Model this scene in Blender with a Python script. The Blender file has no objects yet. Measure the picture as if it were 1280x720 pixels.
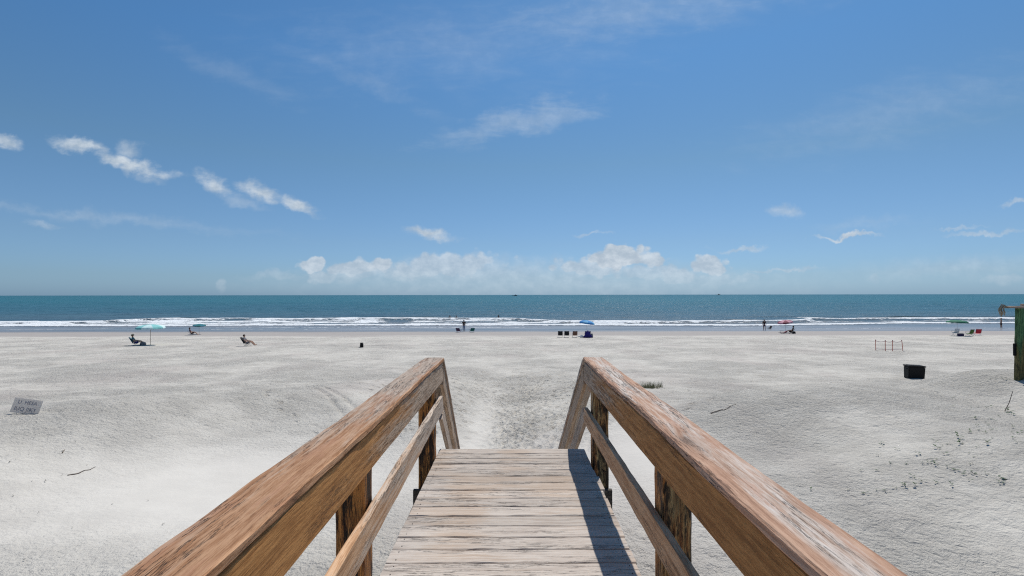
import bpy, bmesh, math, random
import numpy as np
from mathutils import Vector, Matrix, Euler

random.seed(7)
RNG = np.random.RandomState(11)
S = bpy.context.scene
C = S.collection
PI = math.pi
R = math.radians

# ------------------------------------------------------------------ camera
CZ = 5.5            # camera height above the mean sea level
F = 620.0           # focal length in photo pixels
VPX, HZ = 641.5, 368.5
cam_d = bpy.data.cameras.new('camera')
cam_d.sensor_width = 36.0
cam_d.lens = 36.0 * F / 1280.0
cam_d.shift_x = -(VPX - 640) / 1280.0
cam_d.shift_y = (HZ - 360) / 1280.0
cam_d.clip_start = 0.05
cam_d.clip_end = 100000.0
cam = bpy.data.objects.new('camera', cam_d)
C.objects.link(cam)
cam.matrix_world = Matrix.Translation((0, 0, CZ)) @ Matrix.Rotation(R(90), 4, 'X') @ Matrix.Rotation(R(-0.085), 4, 'Z')
S.camera = cam

# ------------------------------------------------------------------ light
SUN_EL, SUN_AZ = 59.6, 20.2
sun_d = bpy.data.lights.new('sun', 'SUN')
sun_d.energy = 4.6
sun_d.angle = R(0.5)
sun_d.color = (1.0, 0.965, 0.91)
sun = bpy.data.objects.new('sun', sun_d)
C.objects.link(sun)
sdir = Vector((math.cos(R(SUN_EL)) * math.sin(R(SUN_AZ)), math.cos(R(SUN_EL)) * math.cos(R(SUN_AZ)), math.sin(R(SUN_EL))))
sun.rotation_euler = sdir.to_track_quat('Z', 'Y').to_euler()

S.view_settings.view_transform = 'Standard'
S.view_settings.look = 'None'
S.view_settings.exposure = -0.15
S.view_settings.gamma = 1.0
S.view_settings.use_curve_mapping = False
S.cycles.max_bounces = 6
S.cycles.diffuse_bounces = 3
S.cycles.glossy_bounces = 3
S.cycles.transmission_bounces = 4
S.cycles.use_denoising = False
S.cycles.pixel_filter_type = 'BLACKMAN_HARRIS'
S.cycles.filter_width = 1.15

SKY_STRENGTH = 0.1

# ------------------------------------------------------------------ node helpers
class NT:
    def __init__(self, tree):
        self.t = tree
        self.n = tree.nodes
        self.l = tree.links
    def _in(self, sock, v):
        if v is None:
            return
        if isinstance(v, (int, float)):
            try:
                sock.default_value = v
            except Exception:
                sock.default_value = (v, v, v)
        elif isinstance(v, (tuple, list)):
            if sock.type == 'RGBA' and len(v) == 3:
                v = (*v, 1)
            sock.default_value = v
        else:
            self.l.new(v, sock)
    def math(self, op, a, b=None, c=None, clamp=False):
        n = self.n.new('ShaderNodeMath'); n.operation = op; n.use_clamp = clamp
        self._in(n.inputs[0], a); self._in(n.inputs[1], b)
        if c is not None: self._in(n.inputs[2], c)
        return n.outputs[0]
    def vmath(self, op, a, b=None, s=None):
        n = self.n.new('ShaderNodeVectorMath'); n.operation = op
        self._in(n.inputs[0], a)
        if b is not None: self._in(n.inputs[1], b)
        if s is not None: self._in(n.inputs['Scale'], s)
        return n.outputs['Value'] if op in ('LENGTH', 'DOT_PRODUCT', 'DISTANCE') else n.outputs[0]
    def sep(self, v):
        n = self.n.new('ShaderNodeSeparateXYZ'); self._in(n.inputs[0], v)
        return n.outputs[0], n.outputs[1], n.outputs[2]
    def comb(self, x, y, z):
        n = self.n.new('ShaderNodeCombineXYZ')
        self._in(n.inputs[0], x); self._in(n.inputs[1], y); self._in(n.inputs[2], z)
        return n.outputs[0]
    def noise(self, v, scale=1.0, detail=4, rough=0.5, dist=0.0, col=False, lac=2.0):
        n = self.n.new('ShaderNodeTexNoise')
        self._in(n.inputs['Vector'], v)
        n.inputs['Scale'].default_value = scale; n.inputs['Detail'].default_value = detail
        n.inputs['Roughness'].default_value = rough; n.inputs['Distortion'].default_value = dist
        n.inputs['Lacunarity'].default_value = lac
        return n.outputs['Color'] if col else n.outputs['Fac']
    def voro(self, v, scale=1.0, feature='F1', rand=1.0, out='Distance', smooth=None):
        n = self.n.new('ShaderNodeTexVoronoi'); n.feature = feature
        self._in(n.inputs['Vector'], v)
        n.inputs['Scale'].default_value = scale; n.inputs['Randomness'].default_value = rand
        if smooth is not None: n.inputs['Smoothness'].default_value = smooth
        return n.outputs[out]
    def map(self, v, loc=(0, 0, 0), rot=(0, 0, 0), scale=(1, 1, 1)):
        n = self.n.new('ShaderNodeMapping'); self._in(n.inputs[0], v)
        n.inputs[1].default_value = loc; n.inputs[2].default_value = rot; n.inputs[3].default_value = scale
        return n.outputs[0]
    def rng(self, v, a, b, c=0.0, d=1.0, smooth=True):
        n = self.n.new('ShaderNodeMapRange')
        n.interpolation_type = 'SMOOTHSTEP' if smooth else 'LINEAR'
        self._in(n.inputs[0], v)
        for i, q in enumerate((a, b, c, d)): n.inputs[i + 1].default_value = q
        return n.outputs[0]
    def mix(self, f, a, b, mode='MIX'):
        n = self.n.new('ShaderNodeMix'); n.data_type = 'RGBA'; n.blend_type = mode
        self._in(n.inputs[0], f); self._in(n.inputs[6], a); self._in(n.inputs[7], b)
        return n.outputs[2]
    def ramp(self, f, stops):
        n = self.n.new('ShaderNodeValToRGB'); self._in(n.inputs[0], f)
        e = n.color_ramp.elements
        while len(e) > 1: e.remove(e[0])
        e[0].position = stops[0][0]; e[0].color = (*stops[0][1], 1)
        for p, c in stops[1:]:
            q = e.new(p); q.color = (*c, 1)
        return n.outputs[0]
    def attr(self, name, out='Vector'):
        n = self.n.new('ShaderNodeAttribute'); n.attribute_name = name
        return n.outputs[out]
    def bump(self, h, strength=0.5, dist=0.01, normal=None):
        n = self.n.new('ShaderNodeBump'); n.inputs['Strength'].default_value = strength
        n.inputs['Distance'].default_value = dist
        self._in(n.inputs['Height'], h)
        if normal is not None: self.l.new(normal, n.inputs['Normal'])
        return n.outputs[0]

def new_mat(name):
    m = bpy.data.materials.new(name); m.use_nodes = True
    m.node_tree.nodes.clear()
    t = NT(m.node_tree)
    out = t.n.new('ShaderNodeOutputMaterial')
    p = t.n.new('ShaderNodeBsdfPrincipled')
    t.l.new(p.outputs[0], out.inputs[0])
    return m, t, p

# ------------------------------------------------------------------ world: Nishita sky with clouds fixed to directions
world = bpy.data.worlds.new('World'); S.world = world
world.use_nodes = True
wt = NT(world.node_tree); wt.n.clear()
wout = wt.n.new('ShaderNodeOutputWorld'); bg = wt.n.new('ShaderNodeBackground')
sky = wt.n.new('ShaderNodeTexSky'); sky.sky_type = 'NISHITA'; sky.sun_disc = False
sky.sun_elevation = R(SUN_EL); sky.sun_rotation = R(SUN_AZ)
sky.air_density = 1.0; sky.dust_density = 0.6; sky.ozone_density = 1.6; sky.altitude = 0
bg.inputs[1].default_value = SKY_STRENGTH
tc = wt.n.new('ShaderNodeTexCoord')
dx, dy, dz = wt.sep(tc.outputs['Generated'])
fy = wt.math('MAXIMUM', dy, 0.02)
cu = wt.math('DIVIDE', dx, fy); cv = wt.math('DIVIDE', dz, fy)
uv = wt.comb(wt.math('MULTIPLY', cu, F / 100), wt.math('MULTIPLY', cv, F / 100), 0.0)   # a unit = 100 photo px at the horizon
front = wt.rng(dy, 0.05, 0.3)
warpn = wt.vmath('SUBTRACT', wt.noise(uv, 2.2, 5, 0.6, col=True), (0.5, 0.5, 0.5))
warp = wt.vmath('ADD', uv, wt.vmath('SCALE', warpn, s=0.42))
warp_s = wt.vmath('ADD', uv, wt.vmath('SCALE', warpn, s=0.24))
puff = wt.noise(wt.vmath('MULTIPLY', uv, (1.0, 1.35, 1.0)), 5.0, 8, 0.62)
bil = wt.voro(wt.vmath('ADD', uv, wt.vmath('SCALE', warpn, s=0.10)), 9.0, 'SMOOTH_F1', smooth=0.25)
billow = wt.math('ADD', wt.math('MULTIPLY', wt.math('SUBTRACT', 0.95, bil), 0.62), wt.math('MULTIPLY', puff, 0.3))
puff2 = wt.noise(wt.map(uv, rot=(0, 0, R(16)), scale=(0.75, 1.7, 1)), 4.0, 6, 0.58)
fib = wt.noise(wt.map(uv, rot=(0, 0, R(-12)), scale=(0.9, 3.2, 1)), 1.6, 7, 0.62, 0.4)
def cloud(px, py, rx, ry, rot, a, kind='puff', soft=0.5):
    if kind == 'veil': rx, ry = rx * 1.15, ry * 1.15
    cx, cy = (px - VPX) / 100, (HZ - py) / 100
    v = wt.vmath('SUBTRACT', warp if kind != 'bank' else warp_s, (cx, cy, 0))
    v = wt.map(v, rot=(0, 0, R(-rot)))
    v = wt.vmath('MULTIPLY', v, (100 / rx, 100 / ry, 0))
    d = wt.vmath('LENGTH', v)
    base = wt.math('SUBTRACT', 1.0, d)
    tex = {'wisp': fib, 'puff': puff2, 'bank': billow, 'veil': fib}[kind]
    k = {'wisp': 1.5, 'puff': 1.25, 'bank': 0.9, 'veil': 0.35}[kind]
    v2 = wt.math('ADD', base, wt.math('MULTIPLY', wt.math('SUBTRACT', tex, 0.52), k))
    return wt.math('MULTIPLY', wt.rng(v2, 0.0, soft), a)
cl = [cloud(x, y, rx, ry, r, a, k, s) for x, y, rx, ry, r, a, k, s in (
    (105, 183, 48, 13, -12, 0.95, 'puff', 0.95), (165, 205, 72, 14, -14, 1.0, 'puff', 0.9), (163, 184, 24, 14, -20, 0.55, 'puff', 1.0), (190, 222, 30, 8, -10, 0.35, 'puff', 1.0),
    (268, 229, 34, 14, -22, 0.9, 'puff', 1.0), (325, 241, 42, 17, -18, 0.95, 'puff', 0.95), (370, 256, 34, 12, -20, 0.95, 'puff', 0.9), (300, 250, 50, 10, -20, 0.3, 'puff', 1.0),
    (2, 177, 30, 13, -15, 0.8, 'puff', 0.9), (540, 293, 44, 12, -14, 0.95, 'puff', 0.9), (55, 283, 34, 7, -5, 0.3, 'puff', 0.9),
    (650, 152, 150, 26, 12, 0.36, 'wisp', 1.0), (450, 98, 150, 20, -25, 0.15, 'wisp', 1.2), (790, 15, 320, 50, 8, 0.26, 'wisp', 1.2), (560, 60, 330, 80, 0, 0.2, 'wisp', 1.5),
    (290, 90, 130, 22, -25, 0.12, 'wisp', 1.2), (110, 270, 330, 12, -6, 0.26, 'wisp', 1.3), (985, 267, 26, 12, -10, 0.5, 'puff', 1.0),
    (1062, 296, 55, 4, 2, 0.9, 'puff', 0.9), (1085, 280, 80, 12, 2, 0.18, 'wisp', 1.0), (1240, 291, 70, 4, 0, 0.5, 'puff', 0.9), (1200, 284, 40, 3, 3, 0.4, 'puff', 0.9),
    (1275, 258, 34, 5, 8, 0.55, 'puff', 0.9), (925, 311, 48, 4, 4, 0.55, 'puff', 0.9), (742, 292, 28, 4, 0, 0.4, 'puff', 0.9),
    (1120, 140, 280, 55, 14, 0.17, 'wisp', 1.3), (980, 338, 75, 4, 0, 0.45, 'puff', 0.9))]
acc = cl[0]
for c_ in cl[1:]:
    acc = wt.math('MAXIMUM', acc, c_)
bank = [cloud(x, y, rx, ry, r, a, 'veil' if s >= .8 else 'bank', s) for x, y, rx, ry, r, a, s in (
    (392, 330, 22, 13, 0, 0.85, 0.3), (405, 347, 26, 16, 0, 0.62, 0.5), (455, 333, 70, 13, 4, 0.8, 0.4), (478, 330, 26, 12, 0, 0.9, 0.4), (555, 332, 110, 19, 2, 0.72, 0.4), (640, 345, 150, 20, -4, 0.5, 0.8),
    (775, 322, 46, 18, 0, 0.98, 0.25), (812, 326, 30, 12, -10, 0.9, 0.3), (735, 335, 60, 16, 0, 0.75, 0.4), (820, 342, 90, 14, -4, 0.6, 0.5), (885, 333, 30, 16, 0, 0.85, 0.3),
    (850, 348, 36, 16, 0, 0.7, 0.4), (880, 352, 80, 14, 0, 0.5, 0.5), (935, 348, 40, 10, 0, 0.4, 0.6), (350, 345, 60, 7, 0, 0.3, 0.8), (278, 354, 9, 11, 0, 0.4, 0.6), (1190, 338, 210, 20, 3, 0.32, 1.2),
    (1090, 350, 14, 9, 0, 0.35, 0.8), (1252, 350, 45, 10, 0, 0.4, 0.7), (690, 356, 420, 30, 0, 0.6, 1.0), (610, 345, 230, 26, -1, 0.55, 0.9), (500, 338, 150, 16, 3, 0.6, 0.8))]
bacc = bank[0]
for c_ in bank[1:]:
    bacc = wt.math('MAXIMUM', bacc, c_)
flat = wt.rng(cv, 0.0, 0.06, 0.45, 1.0)
bacc = wt.math('MULTIPLY', bacc, flat)
allc = wt.math('MULTIPLY', wt.math('MAXIMUM', acc, bacc), front)
hsv = wt.n.new('ShaderNodeHueSaturation'); wt.l.new(sky.outputs[0], hsv.inputs['Color'])
hsv.inputs['Saturation'].default_value = 1.0; hsv.inputs['Value'].default_value = 1.0
# the air's own tint: paler and bluer low over the sea
tint = wt.ramp(wt.math('MAXIMUM', dz, 0.0), [(0.0, (.47, .79, 1.42)), (.035, (.475, .72, 1.14)), (.10, (.51, .71, .98)), (.25, (.53, .76, .88)), (.42, (.46, .82, 1.06)), (1.0, (.46, .80, 1.05))])
skyc = wt.mix(1.0, sky.outputs[0], tint, 'MULTIPLY')
white = wt.mix(wt.rng(puff, 0.3, 0.75), (4.6, 5.6, 6.7), (7.2, 8.0, 8.8))
skyf = wt.mix(allc, skyc, white)
bg2 = wt.n.new('ShaderNodeBackground'); bg2.inputs[1].default_value = SKY_STRENGTH
wt.l.new(skyc, bg.inputs[0]); wt.l.new(skyf, bg2.inputs[0])
# clouds only stand in the seaward part of the sky
gate = wt.math('MULTIPLY', wt.math('GREATER_THAN', dy, 0.3), wt.math('MULTIPLY', wt.math('GREATER_THAN', dz, -0.002), wt.math('LESS_THAN', cv, 0.9)))
ms = wt.n.new('ShaderNodeMixShader')
wt.l.new(gate, ms.inputs[0]); wt.l.new(bg.outputs[0], ms.inputs[1]); wt.l.new(bg2.outputs[0], ms.inputs[2])
wt.l.new(ms.outputs[0], wout.inputs[0])
world.cycles.sampling_method = 'MANUAL'; world.cycles.sample_map_resolution = 256

# ------------------------------------------------------------------ numpy noise
def _hash(ix, iy, seed):
    n = (ix.astype(np.int64) * 374761393 + iy.astype(np.int64) * 668265263 + seed * 1442695041) & 0xffffffff
    n = ((n ^ (n >> 13)) * 1274126177) & 0xffffffff
    return ((n ^ (n >> 16)) & 0xffff) / 65535.0 * 2 - 1
def vn(x, y, seed=0):
    x = np.asarray(x, float); y = np.asarray(y, float)
    ix = np.floor(x); iy = np.floor(y); fx = x - ix; fy_ = y - iy
    fx = fx * fx * fx * (fx * (fx * 6 - 15) + 10); fy_ = fy_ * fy_ * fy_ * (fy_ * (fy_ * 6 - 15) + 10)
    a = _hash(ix, iy, seed); b = _hash(ix + 1, iy, seed); c = _hash(ix, iy + 1, seed); d = _hash(ix + 1, iy + 1, seed)
    return (a * (1 - fx) + b * fx) * (1 - fy_) + (c * (1 - fx) + d * fx) * fy_
def fbm(x, y, seed=0, oct=4, g=0.5):
    s = 0; a = 1; t = 0
    for i in range(oct):
        s = s + a * vn(x * 2 ** i + 17.3 * i, y * 2 ** i - 9.1 * i, seed + i * 7); t += a; a *= g
    return s / t
def sst(a, b, x):
    t = np.clip((x - a) / (b - a), 0, 1); return t * t * (3 - 2 * t)

# ------------------------------------------------------------------ the beach height
_Y = np.linspace(-20, 140, 3201)
_D = np.interp(_Y, [-20, 0, 8, 14, 24, 41, 50, 61, 68, 77, 90, 140], [2.85, 2.9, 2.98, 3.45, 4.1, 4.68, 4.9, 5.17, 5.33, 5.5, 6.0, 8.5])
_k = np.hanning(61); _k /= _k.sum()
_D = np.convolve(np.pad(_D, 30, 'edge'), _k, 'valid')

# footprints, drag marks and tyre ruts pressed into the sand: a fine local height map
HX0, HX1, HY0, HY1, HR = -16.0, 20.0, 3.0, 34.0, 0.03
NX, NY = int((HX1 - HX0) / HR), int((HY1 - HY0) / HR)
HM = np.zeros((NY, NX), np.float32)
def stamp(x, y, ang, L, W, dep):
    r = L * 1.5
    i0, i1 = int((x - r - HX0) / HR), int((x + r - HX0) / HR) + 1
    j0, j1 = int((y - r - HY0) / HR), int((y + r - HY0) / HR) + 1
    if i0 < 0 or j0 < 0 or i1 >= NX or j1 >= NY: return
    X, Y = np.meshgrid(HX0 + np.arange(i0, i1) * HR - x, HY0 + np.arange(j0, j1) * HR - y)
    a = X * math.cos(ang) + Y * math.sin(ang); b = -X * math.sin(ang) + Y * math.cos(ang)
    q = np.sqrt((a / L) ** 2 + (b / W) ** 2)
    HM[j0:j1, i0:i1] += dep * (-np.exp(-(q * 1.25) ** 4) + 0.45 * np.exp(-((q - 1.15) / 0.28) ** 2))
def walk(x, y, ang, n, dep, wob=0.12, step=0.62):
    side = 1
    for i in range(n):
        ang += RNG.normal() * wob
        x += math.cos(ang) * step; y += math.sin(ang) * step
        side = -side
        stamp(x - math.sin(ang) * 0.11 * side, y + math.cos(ang) * 0.11 * side, ang + RNG.normal() * .15, 0.17, 0.085, dep * RNG.uniform(.6, 1.2))
def groove(pts, w, dep):
    for (x0, y0), (x1, y1) in zip(pts[:-1], pts[1:]):
        n = max(2, int(math.hypot(x1 - x0, y1 - y0) / 0.05))
        for k in range(n):
            t = k / n
            x, y = x0 + (x1 - x0) * t, y0 + (y1 - y0) * t
            r = w * 2.2
            i0, i1 = int((x - r - HX0) / HR), int((x + r - HX0) / HR) + 1
            j0, j1 = int((y - r - HY0) / HR), int((y + r - HY0) / HR) + 1
            if i0 < 0 or j0 < 0 or i1 >= NX or j1 >= NY: continue
            X, Y = np.meshgrid(HX0 + np.arange(i0, i1) * HR - x, HY0 + np.arange(j0, j1) * HR - y)
            G[j0:j1, i0:i1] = np.maximum(G[j0:j1, i0:i1], dep * np.exp(-((X ** 2 + Y ** 2) / (w * w))))
for i in range(46):     # the trodden path from the stairs
    walk(RNG.normal() * 0.45 - 0.1, RNG.uniform(6.0, 15), PI / 2 + RNG.normal() * 0.10 + 0.03, 22, RNG.uniform(.05, .11), 0.05)
for i in range(26):
    walk(RNG.normal() * 1.4 - 0.2, RNG.uniform(6.5, 18), PI / 2 + RNG.normal() * 0.35, 20, RNG.uniform(.04, .085), 0.08)
for i in range(26):
    walk(RNG.uniform(-14, 18), RNG.uniform(15, 33), RNG.uniform(0, 6.28), 26, RNG.uniform(.018, .042), 0.10)
for i in range(700):
    x = RNG.uniform(-14, 18); y = RNG.uniform(14, 33)
    stamp(x, y, RNG.uniform(0, 3.1), RNG.uniform(.1, .22), RNG.uniform(.07, .12), RNG.uniform(.012, .036))
for i in range(10):     # under and beside the walkway
    walk(RNG.uniform(-2.3, 2.0), RNG.uniform(3.2, 5), PI / 2 + RNG.normal() * .4, 8, RNG.uniform(.012, .03), .1)
for i in range(9):
    walk(RNG.uniform(2, 16), RNG.uniform(6, 13), RNG.uniform(-.6, 1.2), 9, RNG.uniform(.006, .016), .1)
for i in range(260):
    stamp(RNG.uniform(9, 14) , RNG.uniform(6.2, 8.6), RNG.uniform(0, 3.1), RNG.uniform(.08, .2), RNG.uniform(.05, .1), RNG.uniform(.004, .02))
G = np.zeros_like(HM)
for i in range(16):
    walk(RNG.uniform(-11, -5.5), RNG.uniform(4.5, 12), RNG.uniform(0, 6.28), 12, RNG.uniform(.006, .016), .12)
for i in range(14):
    walk(RNG.uniform(3, 12), RNG.uniform(4.5, 13), RNG.uniform(0, 6.28), 12, RNG.uniform(.006, .018), .12)
for off in (0, .55):    # two curved wheel ruts on the flank left of the path
    groove([(-8.3 + off, 18.6), (-7.3 + off, 17.8), (-6.2 + off, 16.6), (-5.2 + off, 15.0), (-4.5 + off, 13.4), (-4.2 + off, 12.2)], .10, .075)
for i in range(15):      # long drag marks crossing the path to the right
    x0 = RNG.uniform(-.3, .9); y0 = RNG.uniform(8.5, 13)
    groove([(x0, y0), (x0 + RNG.uniform(.5, .8), y0 + RNG.uniform(.6, 1)), (x0 + RNG.uniform(1.1, 1.9), y0 + RNG.uniform(1.8, 2.6))], RNG.uniform(.04, .08), RNG.uniform(.05, .09))
for i in range(7):
    x0 = RNG.uniform(-4.2, -2.2); y0 = RNG.uniform(6.5, 12)
    groove([(x0, y0), (x0 + RNG.uniform(-.3, .3), y0 + .6), (x0 + RNG.uniform(.2, .6), y0 + 1.2)], RNG.uniform(.03, .05), RNG.uniform(.01, .02))
HM = (0.062 * np.tanh(HM / 0.062)).astype(np.float32) - G

def sample_hm(x, y):
    fx = np.clip((x - HX0) / HR, 0, NX - 1.01); fy2 = np.clip((y - HY0) / HR, 0, NY - 1.01)
    ix = fx.astype(int); iy = fy2.astype(int); a = fx - ix; b = fy2 - iy
    v = (HM[iy, ix] * (1 - a) + HM[iy, ix + 1] * a) * (1 - b) + (HM[iy + 1, ix] * (1 - a) + HM[iy + 1, ix + 1] * a) * b
    edge = sst(HX0, HX0 + 2, x) * sst(HX1, HX1 - 2, x) * sst(HY0, HY0 + .5, y) * sst(HY1, HY1 - 8, y)
    return v * edge
def gs(x, y, cx, cy, rx, ry, ang=0.0):
    a = (x - cx) * math.cos(ang) + (y - cy) * math.sin(ang); b = -(x - cx) * math.sin(ang) + (y - cy) * math.cos(ang)
    return np.exp(-((a / rx) ** 2 + (b / ry) ** 2))
def smooth_mask(x, y):
    # wind-smoothed hollow on the left, free of tracks
    return np.clip(1.25 * gs(x, y, -4.6, 9.0, 3.4, 3.6) + gs(x, y, 2.5, 9.0, 1.4, 3.2) + .6 * gs(x, y, -.9, 15, .5, 9, .03), 0, 1)
def ground(x, y, fine=True):
    x = np.asarray(x, float); y = np.asarray(y, float)
    z = CZ - np.interp(y, _Y, _D)
    z = z + 0.52 * gs(x, y, 7.2, 13.4, 4.2, 2.6, .1)
    z = z + (0.55 * sst(4, 8.5, x) + 0.72 * sst(11.0, 13.4, x)) * sst(2, 7, y) * sst(19, 13.2, y)
    z = z + 0.50 * sst(-6.5, -10, x) * sst(3, 8, y) * sst(18, 12, y)
    z = z + 0.42 * gs(x, y, -7.6, 17.0, 8.0, 1.9, math.atan2(12, 6.5))
    z = z - 0.48 * gs(x, y, -4.4, 9.8, 2.8, 3.2)
    pc = -0.15 - 0.03 * (y - 7) + .25 * np.sin(y * .35)
    z = z - 0.34 * np.exp(-((x - pc) / 1.15) ** 2) * sst(5.5, 8, y) * sst(30, 18, y)
    z = z + 0.32 * gs(x, y, 2.7, 13.5, 0.9, 4.2, -.12)
    z = z + 0.26 * gs(x, y, -2.7, 20, 1.1, 4.5, .1)
    land = sst(72, 55, y)
    z = z + 0.10 * fbm(x / 3.7, y / 3.7, 3, 3) * sst(60, 30, y) + 0.02 * fbm(x / 6, y / 3, 5, 3) * sst(95, 70, y)
    # old tide berm
    bl = 45.5 + 0.5 * fbm(x / 12, 0 * x, 9, 3)
    z = z + 0.05 * sst(bl - .5, bl + .5, y) * sst(bl + 9, bl + 3, y)
    if fine:
        m = 1 - 0.9 * smooth_mask(x, y)
        z = z + m * land * (0.010 * fbm(x / .55, y / .55, 21, 3) + 0.012 * fbm(x / .14, y / .14, 31, 3)) + m * sample_hm(x, y)
        pm = np.exp(-((x - pc) / (1.3 + .06 * y)) ** 2) * sst(6, 8, y) * sst(34, 22, y)
        z = z + pm * (0.035 * fbm(x / .6, y / .9, 61, 3))
        z = z + land * sst(12, 20, y) * 0.024 * fbm(x / .8, y / .45, 41, 2)
    return z
def at(px, py):
    """the point of the beach seen at that place"""
    a = (px - VPX) / F; b = (HZ - py) / F
    ys = np.concatenate([np.linspace(3, 30, 1600), np.linspace(30, 90, 1600)])
    d = CZ + b * ys - ground(a * ys, ys, False)
    k = int(np.argmax(d < 0)) if (d < 0).any() else len(ys) - 1
    y = ys[k]
    return Vector((a * y, y, float(ground(a * y, y))))

# ------------------------------------------------------------------ objects: helpers
def tag(o, label=None, cat=None, group=None, kind=None):
    if label: o['label'] = label
    if cat: o['category'] = cat
    if group: o['group'] = group
    if kind: o['kind'] = kind
    return o
def link(name, me, mat=None, parent=None, loc=None, smooth=False):
    o = bpy.data.objects.new(name, me); C.objects.link(o)
    if mat is not None:
        for m in (mat if isinstance(mat, (list, tuple)) else [mat]): me.materials.append(m)
    if parent: o.parent = parent
    if loc is not None: o.location = loc
    if smooth:
        for p in me.polygons: p.use_smooth = True
    return o
def empty(name, loc, rz=0.0):
    o = bpy.data.objects.new(name, None); C.objects.link(o)
    o.location = loc; o.rotation_euler = (0, 0, rz); o.empty_display_size = 0.2
    return o
def bm_obj(name, bm, mat, parent=None, loc=None, smooth=False):
    me = bpy.data.meshes.new(name); bmesh.ops.recalc_face_normals(bm, faces=bm.faces[:])
    bm.to_mesh(me); bm.free()
    return link(name, me, mat, parent, loc, smooth)
def tube(bm, pts, r, seg=8, closed=False, taper=None, cap=True):
    pts = [Vector(p) for p in pts]; rings = []
    up = Vector((0, 0, 1))
    for i, p in enumerate(pts):
        d = (pts[min(i + 1, len(pts) - 1)] - pts[max(i - 1, 0)]).normalized()
        a = d.cross(up)
        if a.length < 0.05: a = d.cross(Vector((1, 0, 0)))
        a.normalize(); b = d.cross(a).normalized()
        rr = r if taper is None else r + (taper - r) * i / (len(pts) - 1)
        if isinstance(r, (list, tuple)): rr = r[i]
        rings.append([bm.verts.new(p + (a * math.cos(2 * PI * k / seg) + b * math.sin(2 * PI * k / seg)) * rr) for k in range(seg)])
    for r0, r1 in zip(rings[:-1], rings[1:]):
        for k in range(seg):
            bm.faces.new((r0[k], r0[(k + 1) % seg], r1[(k + 1) % seg], r1[k]))
    if cap:
        bm.faces.new(rings[0]); bm.faces.new(rings[-1])
def box(bm, c, s, rot=None):
    m = Matrix.Translation(c) @ (rot.to_4x4() if rot is not None else Matrix()) @ Matrix.Diagonal((*s, 1))
    g = bmesh.ops.create_cube(bm, size=1.0, matrix=m)
    return g['verts']
def grid_mesh(name, X, Y, Z):
    ny, nx = X.shape
    me = bpy.data.meshes.new(name)
    co = np.stack([X, Y, Z], -1).reshape(-1, 3).astype(np.float32)
    idx = np.arange(ny * nx).reshape(ny, nx)
    q = np.stack([idx[:-1, :-1], idx[:-1, 1:], idx[1:, 1:], idx[1:, :-1]], -1).reshape(-1, 4)
    me.vertices.add(len(co)); me.vertices.foreach_set('co', co.ravel())
    me.loops.add(q.size); me.loops.foreach_set('vertex_index', q.ravel().astype(np.int32))
    me.polygons.add(len(q)); me.polygons.foreach_set('loop_start', (np.arange(len(q)) * 4).astype(np.int32))
    me.polygons.foreach_set('loop_total', np.full(len(q), 4, np.int32))
    me.polygons.foreach_set('use_smooth', np.ones(len(q), bool))
    me.update(calc_edges=True)
    return me
def fattr(me, name, arr):
    a = me.attributes.new(name, 'FLOAT', 'POINT'); a.data.foreach_set('value', np.asarray(arr, np.float32).ravel())

# ------------------------------------------------------------------ sand
m_sand, t, p = new_mat('sand')
geo = t.n.new('ShaderNodeNewGeometry'); P = geo.outputs['Position']
px_, py_, pz_ = t.sep(P)
sm = t.attr('smoothed', 'Fac')
grain = t.noise(P, 55, 3, 0.7)
mott = t.noise(P, 1.3, 5, 0.6)
mott2 = t.noise(t.vmath('MULTIPLY', P, (1, .6, 1)), 0.22, 4, 0.55)
c = t.mix(t.rng(mott, 0.32, 0.7), (0.475, 0.442, 0.386), (0.585, 0.547, 0.48))
c = t.mix(t.math('MULTIPLY', t.rng(mott2, 0.48, 0.72), 0.5), c, (0.47, 0.415, 0.37))
c = t.mix(t.math('MULTIPLY', t.rng(grain, 0.62, 0.8), t.math('MULTIPLY_ADD', sm, -0.35, 0.45)), c, (0.24, 0.23, 0.22))
c = t.mix(t.math('MULTIPLY', sm, 0.6), c, (0.60, 0.565, 0.51))
# bits of shell and dried debris
bits = t.voro(P, 9.0)
bitm = t.math('MULTIPLY', t.rng(bits, 0.05, 0.11, 1, 0), t.rng(t.noise(P, 0.9, 3), 0.52, 0.62))
bitm = t.math('MULTIPLY', bitm, t.rng(sm, 0.0, 0.5, 1, 0))
c = t.mix(t.math('MULTIPLY', bitm, 0.5), c, (0.16, 0.14, 0.12))
# tide-wet sand towards the water
wl = t.math('ADD', py_, t.math('MULTIPLY', t.math('SUBTRACT', t.noise(t.vmath('MULTIPLY', P, (.06, .3, 0)), 1.0, 4, .6), 0.5), 7.0))
damp = t.rng(wl, 60.5, 65.0); wet = t.rng(wl, 71.0, 74.5)
c = t.mix(t.math('MULTIPLY', damp, 0.8), c, (0.30, 0.27, 0.25))
c = t.mix(t.math('MULTIPLY', wet, 0.85), c, (0.17, 0.17, 0.17))
# faint wrack line
wr = t.math('ABSOLUTE', t.math('SUBTRACT', t.math('ADD', py_, t.math('MULTIPLY', t.math('SUBTRACT', t.noise(t.vmath('MULTIPLY', P, (.08, 0, 0)), 1.0, 5, .6), .5), 5.0)), 46.8))
wrm = t.math('MULTIPLY', t.rng(wr, 0.25, 1.0, 1, 0), t.rng(t.noise(t.vmath('MULTIPLY', P, (.5, 2, 0)), 1.0, 3), .38, .58))
c = t.mix(t.math('MULTIPLY', wrm, 0.45), c, (0.28, 0.26, 0.24))
t.l.new(c, p.inputs['Base Color'])
rough = t.math('MULTIPLY_ADD', wet, -0.62, 0.95)
t.l.new(rough, p.inputs['Roughness'])
p.inputs['Specular IOR Level'].default_value = 0.35
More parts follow.
